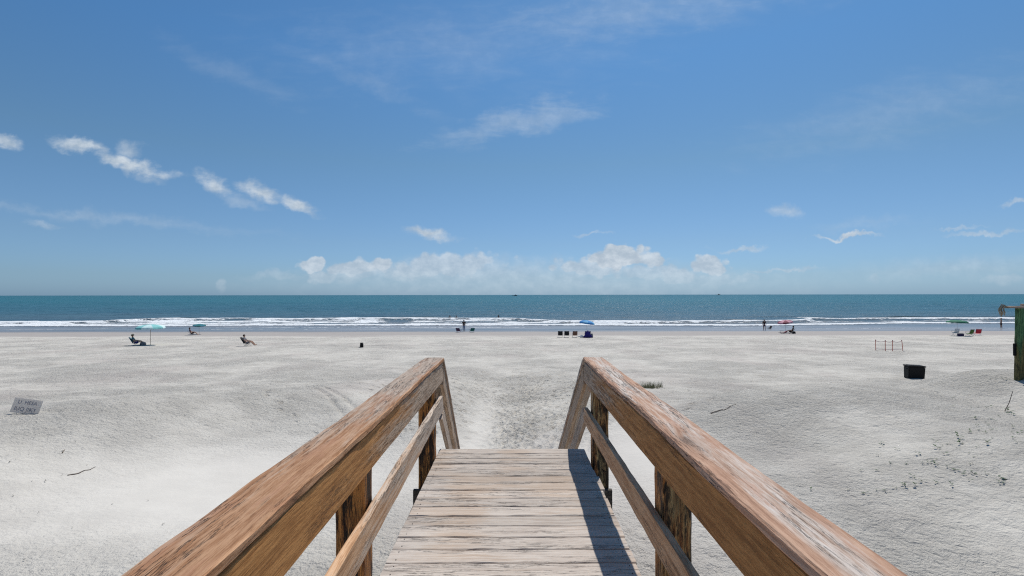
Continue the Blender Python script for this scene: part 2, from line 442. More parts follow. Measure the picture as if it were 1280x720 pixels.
# relief: trodden dimples and small ripples
stx = t.vmath('MULTIPLY', P, (1, 0.75, 1))
dimp = t.voro(t.vmath('ADD', stx, t.vmath('SCALE', t.noise(P, 3, 3, col=True), s=.25)), 3.4, 'SMOOTH_F1', smooth=0.35)
dimp2 = t.voro(t.vmath('ADD', stx, t.vmath('SCALE', t.noise(P, 7, 3, col=True), s=.15)), 9.0, 'SMOOTH_F1', smooth=0.3)
n1 = t.noise(P, 11, 5, 0.72)
n0 = t.noise(t.vmath('MULTIPLY', P, (1, .8, 1)), 26, 3, 0.6)
calm = t.math('MULTIPLY', t.math('SUBTRACT', 1.0, t.math('MULTIPLY', sm, 0.93)), t.rng(py_, 58, 66, 1, .04))
amt = t.math('MULTIPLY_ADD', t.rng(t.noise(P, .25, 3), .35, .65), 0.7, 0.45)
h = t.math('ADD', t.math('MULTIPLY', t.math('MINIMUM', dimp, .5), 0.075), t.math('MULTIPLY', t.math('MINIMUM', dimp2, .5), 0.06))
h = t.math('ADD', h, t.math('ADD', t.math('MULTIPLY', n1, 0.105), t.math('MULTIPLY', n0, .055)))
h = t.math('MULTIPLY', t.math('MULTIPLY', h, calm), amt)
rip = t.noise(t.vmath('MULTIPLY', P, (1.2, 7, 1)), 1.6, 4, .6, .5)
h = t.math('ADD', h, t.math('MULTIPLY', t.math('MULTIPLY', rip, .012), t.rng(py_, 12, 20, .3, 1)))
h = t.math('ADD', h, t.math('MULTIPLY', grain, 0.0012))
t.l.new(t.bump(h, 1.0, 1.0), p.inputs['Normal'])

ys = [-14.0]
while ys[-1] < 2.5: ys.append(ys[-1] + 0.25)
while ys[-1] < 96:
    y = ys[-1]
    ys.append(y + max(0.020, 1.25 * y * y / (496 * 3.2) if y < 9 else (0.064 if y < 24 else 0.10 + (y - 24) * 0.0095)))
ys += [100, 110, 130]
ys = np.array(ys)
NXC = 1000
u = np.linspace(-1, 1, NXC)
u = u * 1.0 + 2.2 * np.sign(u) * np.clip(np.abs(u) - 0.9, 0, 1) ** 1.0 * 6
Wd = np.where(ys < 3, 6.5 + (ys < 3) * 0, 0) + np.where(ys >= 3, 6.5 + 1.12 * (ys - 3), 0)
X = u[None, :] * Wd[:, None]; Y = np.repeat(ys[:, None], NXC, 1)
Z = ground(X, Y)
me = grid_mesh('beach_sand', X, Y, Z)
fattr(me, 'smoothed', smooth_mask(X, Y))
beach = link('beach_sand', me, m_sand)
tag(beach, 'pale grey trodden beach sand with low dunes and a footpath', 'sand', kind='structure')

# ------------------------------------------------------------------ sea
m_sea, t, p = new_mat('sea_water')
geo = t.n.new('ShaderNodeNewGeometry'); P = geo.outputs['Position']
sx, sy, sz = t.sep(P)
foam = t.attr('foam', 'Fac'); face = t.attr('face', 'Fac')
dist_c = t.ramp(t.rng(sy, 70, 2070, 0, 1, False), [(0.0, (0.30, 0.29, 0.29)), (0.008, (0.24, 0.25, 0.26)), (0.018, (0.075, 0.12, 0.145)), (0.05, (0.032, 0.11, 0.14)), (0.2, (0.008, 0.11, 0.13)), (1.0, (0.002, 0.09, 0.105))])
patch = t.noise(t.vmath('MULTIPLY', P, (.012, .05, 0)), 1.0, 5, .6)
c = t.mix(t.math('MULTIPLY', t.rng(patch, .42, .66), .5), dist_c, (0.022, 0.085, 0.125))
patch2 = t.noise(t.vmath('MULTIPLY', P, (.02, .16, 0)), 1.0, 4, .6)
c = t.mix(t.math('MULTIPLY', t.rng(patch2, .5, .68), t.rng(sy, 300, 110, 0, .5)), c, (0.035, 0.06, 0.085))
c = t.mix(t.math('MULTIPLY', face, .9), c, (0.035, 0.05, 0.042))
fn = t.noise(t.vmath('MULTIPLY', P, (.8, 1.2, 1)), 1.3, 7, .68, .3)
fn2 = t.noise(t.vmath('MULTIPLY', P, (.12, .5, 1)), 1.0, 4, .6, .3)
fm = t.math('ADD', foam, t.math('ADD', t.math('MULTIPLY', t.math('SUBTRACT', fn, .5), 2.2), t.math('MULTIPLY', t.math('SUBTRACT', fn2, .5), .9)))
fm = t.math('MULTIPLY', t.rng(fm, .42, .80), t.rng(foam, .02, .15))
caps = t.noise(t.vmath('MULTIPLY', P, (.16, .5, 0)), 1.0, 5, .7)
capm = t.math('MULTIPLY', t.rng(caps, .735, .78), t.rng(sy, 120, 260, .5, .9))
fm = t.math('MAXIMUM', fm, t.math('MULTIPLY', capm, .5))
c = t.mix(fm, c, (0.82, 0.84, 0.84))
t.l.new(c, p.inputs['Base Color'])
t.l.new(t.math('MULTIPLY_ADD', fm, .5, .28), p.inputs['Roughness'])
p.inputs['IOR'].default_value = 1.33
t.l.new(t.math('MULTIPLY_ADD', fm, -.06, .11), p.inputs['Specular IOR Level'])
w1 = t.noise(t.vmath('MULTIPLY', P, (.35, .9, 1)), 1.0, 6, .62, .4)
w2 = t.noise(t.vmath('MULTIPLY', P, (.07, .22, 1)), 1.0, 4, .55, .3)
h = t.math('ADD', t.math('MULTIPLY', w1, .55), t.math('MULTIPLY', w2, 1.6))
h = t.math('MULTIPLY', h, t.rng(sy, 76, 120, .05, 1))
h = t.math('ADD', h, t.math('MULTIPLY', t.math('MULTIPLY', fn, fm), .5))
t.l.new(t.bump(h, 1.0, 1.0), p.inputs['Normal'])

ysea = [66.0]
while ysea[-1] < 84: ysea.append(ysea[-1] + .16)
while ysea[-1] < 120: ysea.append(ysea[-1] + .13)
while ysea[-1] < 45000: ysea.append(ysea[-1] * (1.0022 if ysea[-1] < 400 else 1.02))
ysea = np.array(ysea)
NS = 900
us = np.linspace(-1, 1, NS)
us = us + 14 * np.sign(us) * np.clip(np.abs(us) - .93, 0, 1)
X = us[None, :] * (1.12 * ysea + 4)[:, None]; Y = np.repeat(ysea[:, None], NS, 1)
def py_of(y): return HZ + F * CZ / y
def y_of(py): return F * CZ / (py - HZ)
QX = VPX + F * X / Y            # bearing of each point, used only to vary the surf along the shore
xb = X / 100 * F + VPX          # along-shore coordinate at 100 m
topE = np.interp(xb, [-900, 0, 110, 150, 230, 420, 640, 700, 830, 960, 1000, 1040, 1280, 2200], [97, 98, 99, 110, 111, 112, 110, 99, 98, 99, 102, 109, 108, 107])
topE = topE + 2.2 * fbm(X / 9, 0 * X, 51, 4) + .9 * fbm(X / 2.1, Y / 30, 61, 3)
botE = 87.5 + np.interp(xb, [0, 300, 640, 900, 1100, 1280], [0, 0, 0, -1.5, 4, 5]) + 1.2 * fbm(X / 14, 0 * X, 71, 4)
def bandf(lo, hi, s0, s1): return sst(lo - s0, lo + s0, Y) * sst(hi + s1, hi - s1, Y)
lace = fbm(X / 6, Y / 2.2, 81, 4)
foamv = bandf(botE, topE, .5, .8) * (np.interp(xb, [-900, 100, 700, 850, 1000, 1280], [.8, .8, .62, .5, .5, .5]) + .7 * lace)
# brighter solid rolls at both edges of the band
foamv = np.maximum(foamv, 1.1 * bandf(botE, botE + 4.5, .5, 1.5))
foamv = np.maximum(foamv, (.95 + .2 * lace) * bandf(topE - 3.0, topE, 1.0, .8))
# second and third thin lines nearer the sand, and a broken one outside
l2 = 83.2 + 1.0 * fbm(X / 11, 0 * X, 91, 4)
foamv = np.maximum(foamv, .8 * bandf(l2, l2 + .8, .3, .3) * sst(-.2, .3, fbm(X / 16, 0 * X, 93, 3) + .15))
l3 = 79.6 + .9 * fbm(X / 15, 0 * X, 95, 4)
foamv = np.maximum(foamv, .7 * bandf(l3, l3 + .5, .2, .2) * sst(-.1, .3, fbm(X / 20, 0 * X, 97, 3)))
l4 = 114 + 2.5 * fbm(X / 18, 0 * X, 99, 4)
foamv = np.maximum(foamv, .8 * bandf(l4, l4 + 1.6, .5, .5) * sst(.12, .38, fbm(X / 12, 0 * X, 101, 3)) * sst(560, 700, xb))
# heights: swell, the unbroken wave just outside the foam, the rolls
swell = 0.16 * np.sin((Y + 3 * fbm(X / 30, Y / 60, 111, 3)) * 2 * PI / 13) * fbm(X / 40, Y / 25, 113, 2) + .10 * fbm(X / 5, Y / 1.8, 115, 3)
swell *= sst(84, 118, Y) * (1 - sst(500, 900, Y))
crestY = topE + 2.3
hump = np.exp(-((Y - crestY) / 2.6) ** 2)
hump_mask = np.clip(.25 + .9 * sst(-.1, .3, fbm(X / 25, 0 * X, 121, 3)) + (xb < 200) * .3, 0, 1)
roll = .38 * bandf(topE - 3.2, topE, 1.2, 1.0) + .20 * bandf(botE, botE + 4, .8, 2.0)
Zs = swell + .55 * hump * hump_mask + roll + .05 * foamv * lace
facev = np.exp(-((Y - (crestY - .6)) / 1.5) ** 2) * hump_mask * (1 - np.clip(foamv, 0, 1))
l4h = .35 * np.exp(-((Y - 121 - 3 * fbm(X / 30, 0 * X, 123, 2)) / 2.5) ** 2) * sst(0, .3, fbm(X / 22, 0 * X, 125, 2))
Zs = Zs + l4h
Zs *= sst(76, 88, Y)
Zs = np.where(Y > 2000, 0, Zs)
Zs[0, :] -= 0.4
me = grid_mesh('sea', X, Y, Zs)
fattr(me, 'foam', foamv); fattr(me, 'face', facev)
sea = link('sea', me, m_sea)
tag(sea, 'teal ocean with a white line of surf', 'sea', kind='structure')

#MORE
# ------------------------------------------------------------------ wood
def wood(name, ramp_a, ramp_b, dark=(0.05, 0.03, 0.02), knots=1.0, streak=1.0, crack=1.0, rough=0.8, spec=0.3, stain=None, bumpk=1.0, gray=None):
    """ramp_a: fresh or varnished colours (lo, hi); ramp_b: weathered colours (lo, hi); the vertex value 'wear' goes from a to b"""
    m, t, p = new_mat(name)
    g = t.attr('grain'); tone = t.attr('tone', 'Fac'); wear = t.attr('wear', 'Fac')
    kv = t.vmath('MULTIPLY', g, (1.9, 7.0, 7.0))
    kd = t.voro(kv, 1.0, 'F1')
    knot = t.math('MULTIPLY', t.rng(kd, 0.0, 0.22, 1, 0), t.rng(t.voro(kv, 1.0, 'F1', out='Color'), .45, .55) if False else 1.0)
    kc = t.n.new('ShaderNodeSeparateColor'); t.l.new(t.voro(kv, 1.0, 'F1', out='Color'), kc.inputs[0])
    keep = t.math('GREATER_THAN', kc.outputs[0], 1.0 - 0.42 * knots)
    knot = t.math('MULTIPLY', knot, keep)
    halo = t.math('MULTIPLY', t.rng(kd, 0.05, 0.6, 1, 0), keep)
    wob = t.vmath('SCALE', t.vmath('SUBTRACT', t.noise(t.vmath('MULTIPLY', g, (1.2, 5, 5)), 1, 3, .5, col=True), (.5, .5, .5)), s=0.02)
    gg = t.vmath('ADD', g, t.vmath('MULTIPLY', wob, (0, 1, 1)))
    gg = t.vmath('ADD', gg, t.comb(0.0, t.math('MULTIPLY', halo, .022), t.math('MULTIPLY', halo, .022)))
    big = t.noise(t.vmath('MULTIPLY', gg, (1.0, 9, 9)), 1.0, 4, .6)
    mid = t.noise(t.vmath('MULTIPLY', gg, (3.2, 50, 50)), 1.0, 4, .62)
    fine = t.noise(t.vmath('MULTIPLY', gg, (16, 230, 230)), 1.0, 4, .7)
    crk = t.noise(t.vmath('MULTIPLY', gg, (2.2, 36, 36)), 1.0, 5, .68)
    crack_m = t.math('MULTIPLY', t.rng(t.math('ABSOLUTE', t.math('SUBTRACT', crk, .5)), 0.0, .018, 1, 0), t.rng(big, .45, .6))
    w = t.math('ADD', wear, t.math('MULTIPLY', t.math('SUBTRACT', big, .5), 1.1))
    w = t.math('ADD', w, t.math('MULTIPLY', t.math('SUBTRACT', mid, .5), .7), clamp=True)
    fa = t.rng(t.math('ADD', mid, t.math('MULTIPLY', t.math('SUBTRACT', fine, .5), .8)), .32, .68)
    ca = t.mix(fa, ramp_a[0], ramp_a[1]); cb = t.mix(fa, ramp_b[0], ramp_b[1])
    c = t.mix(t.rng(w, .3, .7), ca, cb)
    if stain is not None:      # remnants of old stain or paint in blotches
        sn = t.noise(t.vmath('MULTIPLY', gg, (2.6, 14, 14)), 1.0, 6, .7)
        c = t.mix(t.math('MULTIPLY', t.rng(sn, stain[2] if len(stain) > 2 else .52, (stain[2] if len(stain) > 2 else .52) + .09), stain[1]), c, stain[0])
    c = t.mix(t.math('MULTIPLY', t.rng(fine, .42, .30), .55 * streak), c, dark)
    c = t.mix(t.math('MULTIPLY', t.rng(mid, .40, .30), .4 * streak), c, dark)
    c = t.mix(t.math('MULTIPLY', t.math('MULTIPLY', halo, .35), t.math('ADD', fa, .2)), c, dark)
    c = t.mix(t.math('MULTIPLY', knot, .85), c, dark)
    c = t.mix(t.math('MULTIPLY', crack_m, crack), c, (.02, .015, .012))
    hs = t.n.new('ShaderNodeHueSaturation'); t.l.new(c, hs.inputs['Color'])
    t.l.new(t.math('MULTIPLY_ADD', tone, .36, .82), hs.inputs['Value'])
    c = hs.outputs[0]
    t.l.new(c, p.inputs['Base Color'])
    p.inputs['Roughness'].default_value = rough; p.inputs['Specular IOR Level'].default_value = spec
    h = t.math('ADD', t.math('MULTIPLY', fine, .5), t.math('MULTIPLY', mid, 1.0))
    h = t.math('SUBTRACT', h, t.math('MULTIPLY', crack_m, 1.6))
    h = t.math('SUBTRACT', h, t.math('MULTIPLY', knot, .5))
    t.l.new(t.bump(h, .9, .0035 * bumpk), p.inputs['Normal'])
    return m

m_cap = wood('weathered_rail_wood', ((.27, .125, .055), (.43, .245, .135)), ((.28, .205, .15), (.42, .335, .265)), dark=(.08, .045, .025), stain=((.36, .18, .10), .5), knots=.6, streak=.65, crack=.6, bumpk=1.4)
m_capr = wood('pink_worn_rail_wood', ((.33, .18, .11), (.48, .30, .20)), ((.37, .295, .235), (.56, .49, .43)), dark=(.10, .06, .04), stain=((.40, .22, .14), .6), knots=.4, streak=.65, crack=.65, bumpk=1.4)
m_face = wood('brown_rail_wood', ((.33, .14, .038), (.54, .26, .085)), ((.34, .235, .155), (.54, .41, .30)), dark=(.12, .06, .03), knots=.35, streak=.45, crack=.3)
m_low = wood('low_rail_wood', ((.46, .25, .125), (.68, .43, .25)), ((.36, .27, .20), (.56, .46, .37)), dark=(.14, .085, .05), knots=.4, streak=.6, crack=.4)
m_post = wood('dark_knotty_post_wood', ((.11, .03, .008), (.78, .31, .07)), ((.12, .07, .03), (.60, .42, .19)), dark=(.008, .005, .004), knots=1.3, streak=1.6, crack=.8, bumpk=1.6, rough=.6, stain=((.012, .008, .006), .92, .485))
m_deck = wood('grey_deck_wood', ((.37, .285, .215), (.46, .37, .295)), ((.38, .32, .27), (.49, .43, .37)), dark=(.20, .165, .135), stain=((.40, .345, .295), .3), knots=.3, streak=.16, crack=.2, bumpk=.9)
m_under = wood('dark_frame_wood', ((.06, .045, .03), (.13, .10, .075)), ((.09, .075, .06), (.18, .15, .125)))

def board(bm, p0, p1, w, th, up=(0, 0, 1), ch=0.004, wobble=0.0015, step=0.09, tone=None, wearf=None, seed=None, cut0=None, cut1=None, bow=None, side=None):
    """a plank from p0 to p1; w = size along the side axis, th = size along the up axis. Carries grain, tone and wear."""
    lg = bm.verts.layers.float_vector.get('grain') or bm.verts.layers.float_vector.new('grain')
    lt = bm.verts.layers.float.get('tone') or bm.verts.layers.float.new('tone')
    lw = bm.verts.layers.float.get('wear') or bm.verts.layers.float.new('wear')
    p0 = Vector(p0); p1 = Vector(p1); L = (p1 - p0).length; d = (p1 - p0) / L
    up = Vector(up); s = d.cross(up).normalized(); u = s.cross(d).normalized()
    tone = random.random() if tone is None else tone
    off = Vector((random.uniform(0, 40), random.uniform(0, 40), random.uniform(0, 40)))
    hw, ht = w / 2, th / 2
    prof = []
    def edge(a, b, n):
        for k in range(n): prof.append((a[0] + (b[0] - a[0]) * k / n, a[1] + (b[1] - a[1]) * k / n))
    nw = max(1, int(w / .05)); nt = max(1, int(th / .05))
    edge((-hw + ch, -ht), (hw - ch, -ht), nw); edge((hw - ch, -ht), (hw, -ht + ch), 1)
    edge((hw, -ht + ch), (hw, ht - ch), nt); edge((hw, ht - ch), (hw - ch, ht), 1)
    edge((hw - ch, ht), (-hw + ch, ht), nw); edge((-hw + ch, ht), (-hw, ht - ch), 1)
    edge((-hw, ht - ch), (-hw, -ht + ch), nt); edge((-hw, -ht + ch), (-hw + ch, -ht), 1)
    n = max(2, int(L / step)); rings = []
    for i in range(n + 1):
        q = i / n; ring = []
        for k, (a, b) in enumerate(prof):
            along = L * q
            if i == 0 and cut0: along += cut0 * b
            if i == n and cut1: along += cut1 * b
            da = wobble * float(vn(along * 9 + off.x, k * 1.7 + off.y, 5)); db = wobble * float(vn(along * 7 + off.z, k * 1.3 + off.x, 6))
            bw = bow(q) if bow else (0, 0)
            P_ = p0 + d * along + s * (a + da + bw[0]) + u * (b + db + bw[1])
            v = bm.verts.new(P_)
            v[lg] = Vector((along, a, b)) + off; v[lt] = tone; v[lw] = wearf(P_) if wearf else 0.5
            if side and abs(a) > hw - ch * .5 or side and b < -ht + ch * 1.5: v[lt] = side; v[lw] = v[lw] * .35  # side and lower faces coloured brighter to offset weak grazing sun, and less weathered
            ring.append(v)
        rings.append(ring)
    m_ = len(prof)
    for r0, r1 in zip(rings[:-1], rings[1:]):
        for k in range(m_): bm.faces.new((r0[k], r0[(k + 1) % m_], r1[(k + 1) % m_], r1[k]))
    bm.faces.new(rings[0]); bm.faces.new(rings[-1])
def lumber(name, mat, parent, *args, **kw):
    bm = bmesh.new(); board(bm, *args, **kw)
    return bm_obj(name, bm, mat, parent)

walk_ = empty('wooden_beach_walkway', (0, 0, 0))
tag(walk_, 'weathered wooden walkway with handrails leading down to the beach', 'walkway')
DZ = CZ - 1.5            # deck surface
XL, XR = -0.715, 0.69
DEND = 4.84
def clampf(v): return max(0.0, min(1.0, v))
# decking
bm = bmesh.new()
y = DEND - .07; pitch = .1475; i = 0
while y > -2.5:
    jl, jr = random.uniform(-.003, .003), random.choice((0, 0, 0, 0, .012, -.006)) + random.uniform(-.003, .003)
    hz_ = random.uniform(-.002, .002)
    board(bm, (XL + jl, y + random.uniform(-.001, .001), DZ - .0175 + hz_), (XR + jr, y, DZ - .0175 + hz_ + random.uniform(-.002, .002)), .1395, .035, ch=.005, wobble=.0022, step=.07,
          tone=random.uniform(.25, .95), wearf=lambda P_: .62 + .35 * vn(P_.x * 3, P_.y * 2.3, 77))
    y -= pitch; i += 1
deck = bm_obj('decking', bm, m_deck, walk_)
# nail heads, pairs over each joist
bm = bmesh.new()
y = DEND - .07
while y > .6:
    for xj in (XL + .05, XR - .05):
        for o_ in (-.04, .04):
            bmesh.ops.create_cone(bm, cap_ends=True, segments=8, radius1=.0032, radius2=.003, depth=.002,
                                  matrix=Matrix.Translation((xj + random.uniform(-.008, .008), y + o_ + random.uniform(-.006, .006), DZ + .0012)))
    y -= pitch
m_nail, t, p = new_mat('rusty_nail'); p.inputs['Base Color'].default_value = (.05, .035, .03, 1); p.inputs['Roughness'].default_value = .6
nails = bm_obj('nails', bm, m_nail, walk_); tag(nails, kind='stuff')
# frame under the deck
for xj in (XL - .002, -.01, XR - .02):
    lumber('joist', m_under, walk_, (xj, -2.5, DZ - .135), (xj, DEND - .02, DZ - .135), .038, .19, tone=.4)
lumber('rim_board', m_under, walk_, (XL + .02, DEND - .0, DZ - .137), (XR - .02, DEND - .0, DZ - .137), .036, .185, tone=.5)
# posts
POSTS = [(-1.75,), (.30,), (2.38,), (4.46,)]
PW = .14
FX = .668              # inner face of the rails from the middle
def gz(x, y): return float(ground(x, y))
posts = []
for (py0,) in POSTS:
    for sd in (-1, 1):
        x = sd * (FX + .040 + PW / 2 + .008)
        zb = gz(x, py0) - .5
        lumber('post', m_post, walk_, (x, py0 + PW / 2, zb), (x, py0 + PW / 2, CZ - .637), PW, PW, up=(0, 1, 0), ch=.007, wobble=.003, tone=.5 + .2 * sd,
               wearf=lambda P_, sd=sd: .30 + .12 * sd + .35 * float(vn(P_.z * 2, P_.x * 30 + P_.y * 9, 9)))
    zc = CZ - 1.74 - .095
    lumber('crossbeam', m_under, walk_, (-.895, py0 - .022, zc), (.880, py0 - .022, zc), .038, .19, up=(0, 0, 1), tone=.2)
# handrails
RE = 4.70             # where the level rail ends and the stair rail begins
def wear_cap_l(P_): return clampf(.30 + .19 * (P_.y - 1.3))
def wear_cap_r(P_): return clampf(.62 + .25 * vn(P_.x * 16, P_.y * 1.2, 5) - .3 * (abs(P_.x - .745) > .072))
def wear_face_l(P_): return clampf(.08 + .24 * (P_.y - 1.4))
def wear_face_r(P_): return clampf(-.05 + .23 * (P_.y - 1.4))
for sd, mc, wc, wf in ((-1, m_cap, wear_cap_l, wear_face_l), (1, m_capr, wear_cap_r, wear_face_r)):
    bw = (lambda q: (.003 * math.sin(q * 19 + 1), .0015 * math.sin(q * 7))) if sd < 0 else (lambda q: (.005 * math.sin(q * 21), .0015 * math.sin(q * 6 + 2)))
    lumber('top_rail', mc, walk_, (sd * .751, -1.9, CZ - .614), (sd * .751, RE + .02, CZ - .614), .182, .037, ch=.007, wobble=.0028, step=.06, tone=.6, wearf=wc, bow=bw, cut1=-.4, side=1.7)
    lumber('side_rail', m_face, walk_, (sd * (FX + .018), -1.9, CZ - .7285), (sd * (FX + .018), RE, CZ - .7285), .038, .184, ch=.006, wobble=.0012, step=.06, tone=.55 if sd < 0 else .45, wearf=wf, cut1=-.3)
    z0, z1 = (CZ - 1.165 - .0, CZ - 1.045 + .005) if sd < 0 else (CZ - 1.14, CZ - 1.145)
    lumber('lower_rail', m_low, walk_, (sd * (FX + .019), -1.9, (CZ - 1.235) if sd < 0 else CZ - 1.128), (sd * (FX + .019), RE + .02, (CZ - 1.03) if sd < 0 else CZ - 1.138), .038, .15 if sd < 0 else .142,
           ch=.004, wobble=.0025, step=.06, tone=.6 if sd < 0 else .42, wearf=(lambda P_: clampf(.3 + .16 * (P_.y - 1.4))) if sd < 0 else (lambda P_: clampf(-.1 + .14 * (P_.y - 1.4))), cut1=-.3)
# stairs
SL = .75
def shx(y): return -.030 * (y - RE)
run = 2.15
for sd in (-1, 1):
    mc = m_cap if sd < 0 else m_capr
    y1 = RE + run; zt = CZ - .614
    a = Vector((sd * .746, RE + .012, zt - .006)); b = Vector((sd * .746 + shx(y1), y1, zt - SL * run))
    lumber('stair_top_rail', mc, walk_, a, b, .182, .037, ch=.006, wobble=.003, tone=.6, wearf=lambda P_: .8, cut0=.4)
    off_ = Vector((0, 0, -.1365)); off2 = Vector((0, 0, -.50))
    a2 = Vector((sd * (FX + .019), RE + .03, CZ - .632)); b2 = Vector((sd * (FX + .019) + shx(y1), y1, CZ - .632 - SL * run + .02))
    dn = Vector((0, -SL, -1)).normalized()
    lumber('stair_side_rail', m_face, walk_, a2 + Vector((0, .015, -.118)), b2 + Vector((0, 0, -.118)), .038, .184, ch=.004, tone=.5, wearf=lambda P_: .75, cut0=-.6)
    lumber('stair_lower_rail', m_low, walk_, a2 + Vector((0, 0, -.50)), b2 + Vector((0, 0, -.53)), .038, .142, ch=.004, tone=.5, wearf=lambda P_: .75, cut0=.4)
    xx = sd * (FX + .045 + .045) + shx(y1 - .1)
    zb = gz(xx, y1 - .1) - .4
    lumber('stair_post', m_post, walk_, (xx, y1 - .1, zb), (xx, y1 - .1, CZ - .66 - SL * (run - .1)), .089, .089, up=(0, 1, 0), ch=.005, tone=.5, wearf=lambda P_: .5)
    xs = sd * .60
    lumber('stringer', m_under, walk_, (xs, DEND - .0, DZ - .27), (xs + shx(y1), DEND + 1.95, DZ - .27 - SL * 1.95), .038, .235, tone=.5)
k = 0
zt = DZ
while True:
    k += 1
    yy = DEND + .13 + (k - 1) * .255; zz = DZ - k * .191
    if zz < gz(0, yy) - .08 or k > 12: break
    lumber('step', m_deck, walk_, (XL + .05 + shx(yy), yy, zz - .0175), (XR - .05 + shx(yy), yy, zz - .0175), .255, .035, ch=.005, tone=.5)

# ------------------------------------------------------------------ plain materials
def flat(name, col, rough=.7, spec=.3, var=.12, scale=20, metal=0.0):
    m, t, p = new_mat(name)
    tcn = t.n.new('ShaderNodeTexCoord')
    n = t.noise(tcn.outputs['Object'], scale, 4, .6)
    a = tuple(c * (1 - var) for c in col); b = tuple(min(1, c * (1 + var)) for c in col)
    t.l.new(t.mix(t.rng(n, .35, .65), a, b), p.inputs['Base Color'])
    p.inputs['Roughness'].default_value = rough; p.inputs['Specular IOR Level'].default_value = spec
    p.inputs['Metallic'].default_value = metal
    return m
M = dict(
    pole=flat('white_pole', (.55, .53, .50), .4), metal=flat('grey_metal', (.30, .30, .31), .35, .5, metal=.6),
    dark=flat('dark_metal', (.03, .03, .035), .4, .5), black=flat('black_plastic', (.006, .006, .007), .62, .25),
    blackf=flat('black_fabric', (.015, .015, .018), .9), navy=flat('navy_cloth', (.025, .02, .17), .9), teal=flat('teal_cloth', (.03, .16, .21), .9),
    aqua=flat('aqua_cloth', (.22, .52, .50), .8), paleaqua=flat('pale_aqua_cloth', (.55, .72, .70), .8), dteal=flat('dark_teal_cloth', (.015, .13, .13), .8),
    blue=flat('blue_cloth', (.04, .22, .50), .8), lblue=flat('light_blue_cloth', (.12, .36, .58), .8), pink=flat('pink_cloth', (.50, .25, .30), .8), dred=flat('dark_red_cloth', (.20, .05, .07), .8),
    green=flat('green_cloth', (.035, .16, .095), .8), green2=flat('olive_cloth', (.06, .13, .03), .85), lgreen=flat('pale_green_cloth', (.12, .28, .20), .8),
    red=flat('red_cloth', (.42, .02, .04), .8), white=flat('white_cloth', (.75, .74, .72), .85), grey=flat('grey_cloth', (.20, .20, .21), .9), brown=flat('brown_cloth', (.16, .085, .06), .9),
    purple=flat('plum_cloth', (.07, .04, .09), .9), skin=flat('skin', (.42, .24, .16), .6), tan=flat('tanned_skin', (.25, .13, .08), .6), hair=flat('dark_hair', (.03, .018, .012), .7),
    hairb=flat('sandy_hair', (.30, .20, .10), .7), orange=flat('orange_stake', (.55, .10, .05), .5), tape=flat('pink_tape', (.72, .48, .45), .6),
    sign=flat('pale_grey_sign_board', (.80, .79, .80), .6, var=.04), ink=flat('grey_ink', (.22, .22, .27), .6), rope=flat('frayed_rope', (.34, .29, .21), .95), stick=flat('dry_stick', (.13, .10, .08), .9),
    leaf=flat('seedling_leaf', (.035, .075, .018), .6, var=.4, scale=60), leafd=flat('dry_leaf', (.05, .045, .035), .8), grass=flat('dune_grass_blade', (.20, .20, .11), .7, var=.35, scale=30),
    hull=flat('dark_hull', (.03, .05, .06), .5), cabin=flat('pale_cabin', (.35, .37, .38), .5), jeans=flat('light_blue_trousers', (.20, .26, .36), .9), straw=flat('straw_hat', (.50, .42, .30), .9),
    poletan=flat('wooden_pole', (.28, .22, .17), .6))

# ------------------------------------------------------------------ beach furniture
def umbrella(name, label, base, h, rad, drop, c1, c2, tilt=(0, 0), val=.06, poler=.018, pole='pole', group='beach umbrellas'):
    o = empty(name, base); tag(o, label, 'umbrella', group)
    rot = Matrix.Rotation(R(tilt[0]), 4, 'X') @ Matrix.Rotation(R(tilt[1]), 4, 'Y')
    hub = Vector((0, 0, h - drop))
    bm = bmesh.new(); tube(bm, [(0, 0, -.3), (0, 0, h - drop - .25), hub + rot @ Vector((0, 0, drop - .02))], poler, 8)
    bm_obj('pole', bm, M[pole], o, smooth=True)
    bm = bmesh.new(); N = 8; K = 5; rings = []
    top = bm.verts.new(hub + rot @ Vector((0, 0, drop)))
    for j in range(1, K + 1):
        q = j / K; ring = []
        for k in range(N * 4):
            a = 2 * PI * k / (N * 4); sc = 1 - .05 * (1 - math.cos(4 * PI * 0 + 2 * PI * (k % 4) / 4)) / 2 * q
            r = rad * math.sin(q * PI / 2 * .96) * sc
            z = drop * (math.cos(q * PI / 2) ** .9) - .02 * q * (1 - abs((k % 4) - 2) / 2)
            ring.append(bm.verts.new(hub + rot @ Vector((r * math.cos(a), r * math.sin(a), z))))
        rings.append(ring)
    ring = []
    for k, v in enumerate(rings[-1]):
        a = 2 * PI * k / (N * 4)
        ring.append(bm.verts.new(v.co + rot @ Vector((.004 * math.cos(a), .004 * math.sin(a), -val * (1 - .35 * (k % 2))))))
    rings.append(ring)
    n = N * 4
    for k in range(n):
        f = bm.faces.new((top, rings[0][k], rings[0][(k + 1) % n])); f.material_index = (k // 4) % 2
    for r0, r1 in zip(rings[:-1], rings[1:]):
        for k in range(n):
            f = bm.faces.new((r0[k], r1[k], r1[(k + 1) % n], r0[(k + 1) % n])); f.material_index = (k // 4) % 2
    can = bm_obj('canopy', bm, [M[c1], M[c2]], o)
    sd_ = can.modifiers.new('thickness', 'SOLIDIFY'); sd_.thickness = .006
    for k in range(N):
        a = 2 * PI * k / N; bm = bmesh.new()
        tube(bm, [hub + rot @ Vector((.02, 0, drop * .93)), hub + rot @ Vector((rad * .5 * math.cos(a), rad * .5 * math.sin(a), drop * .70)), hub + rot @ Vector((rad * .97 * math.cos(a), rad * .97 * math.sin(a), -.01))], .006, 4)
        bm_obj('rib', bm, M['metal'], o)
    return o

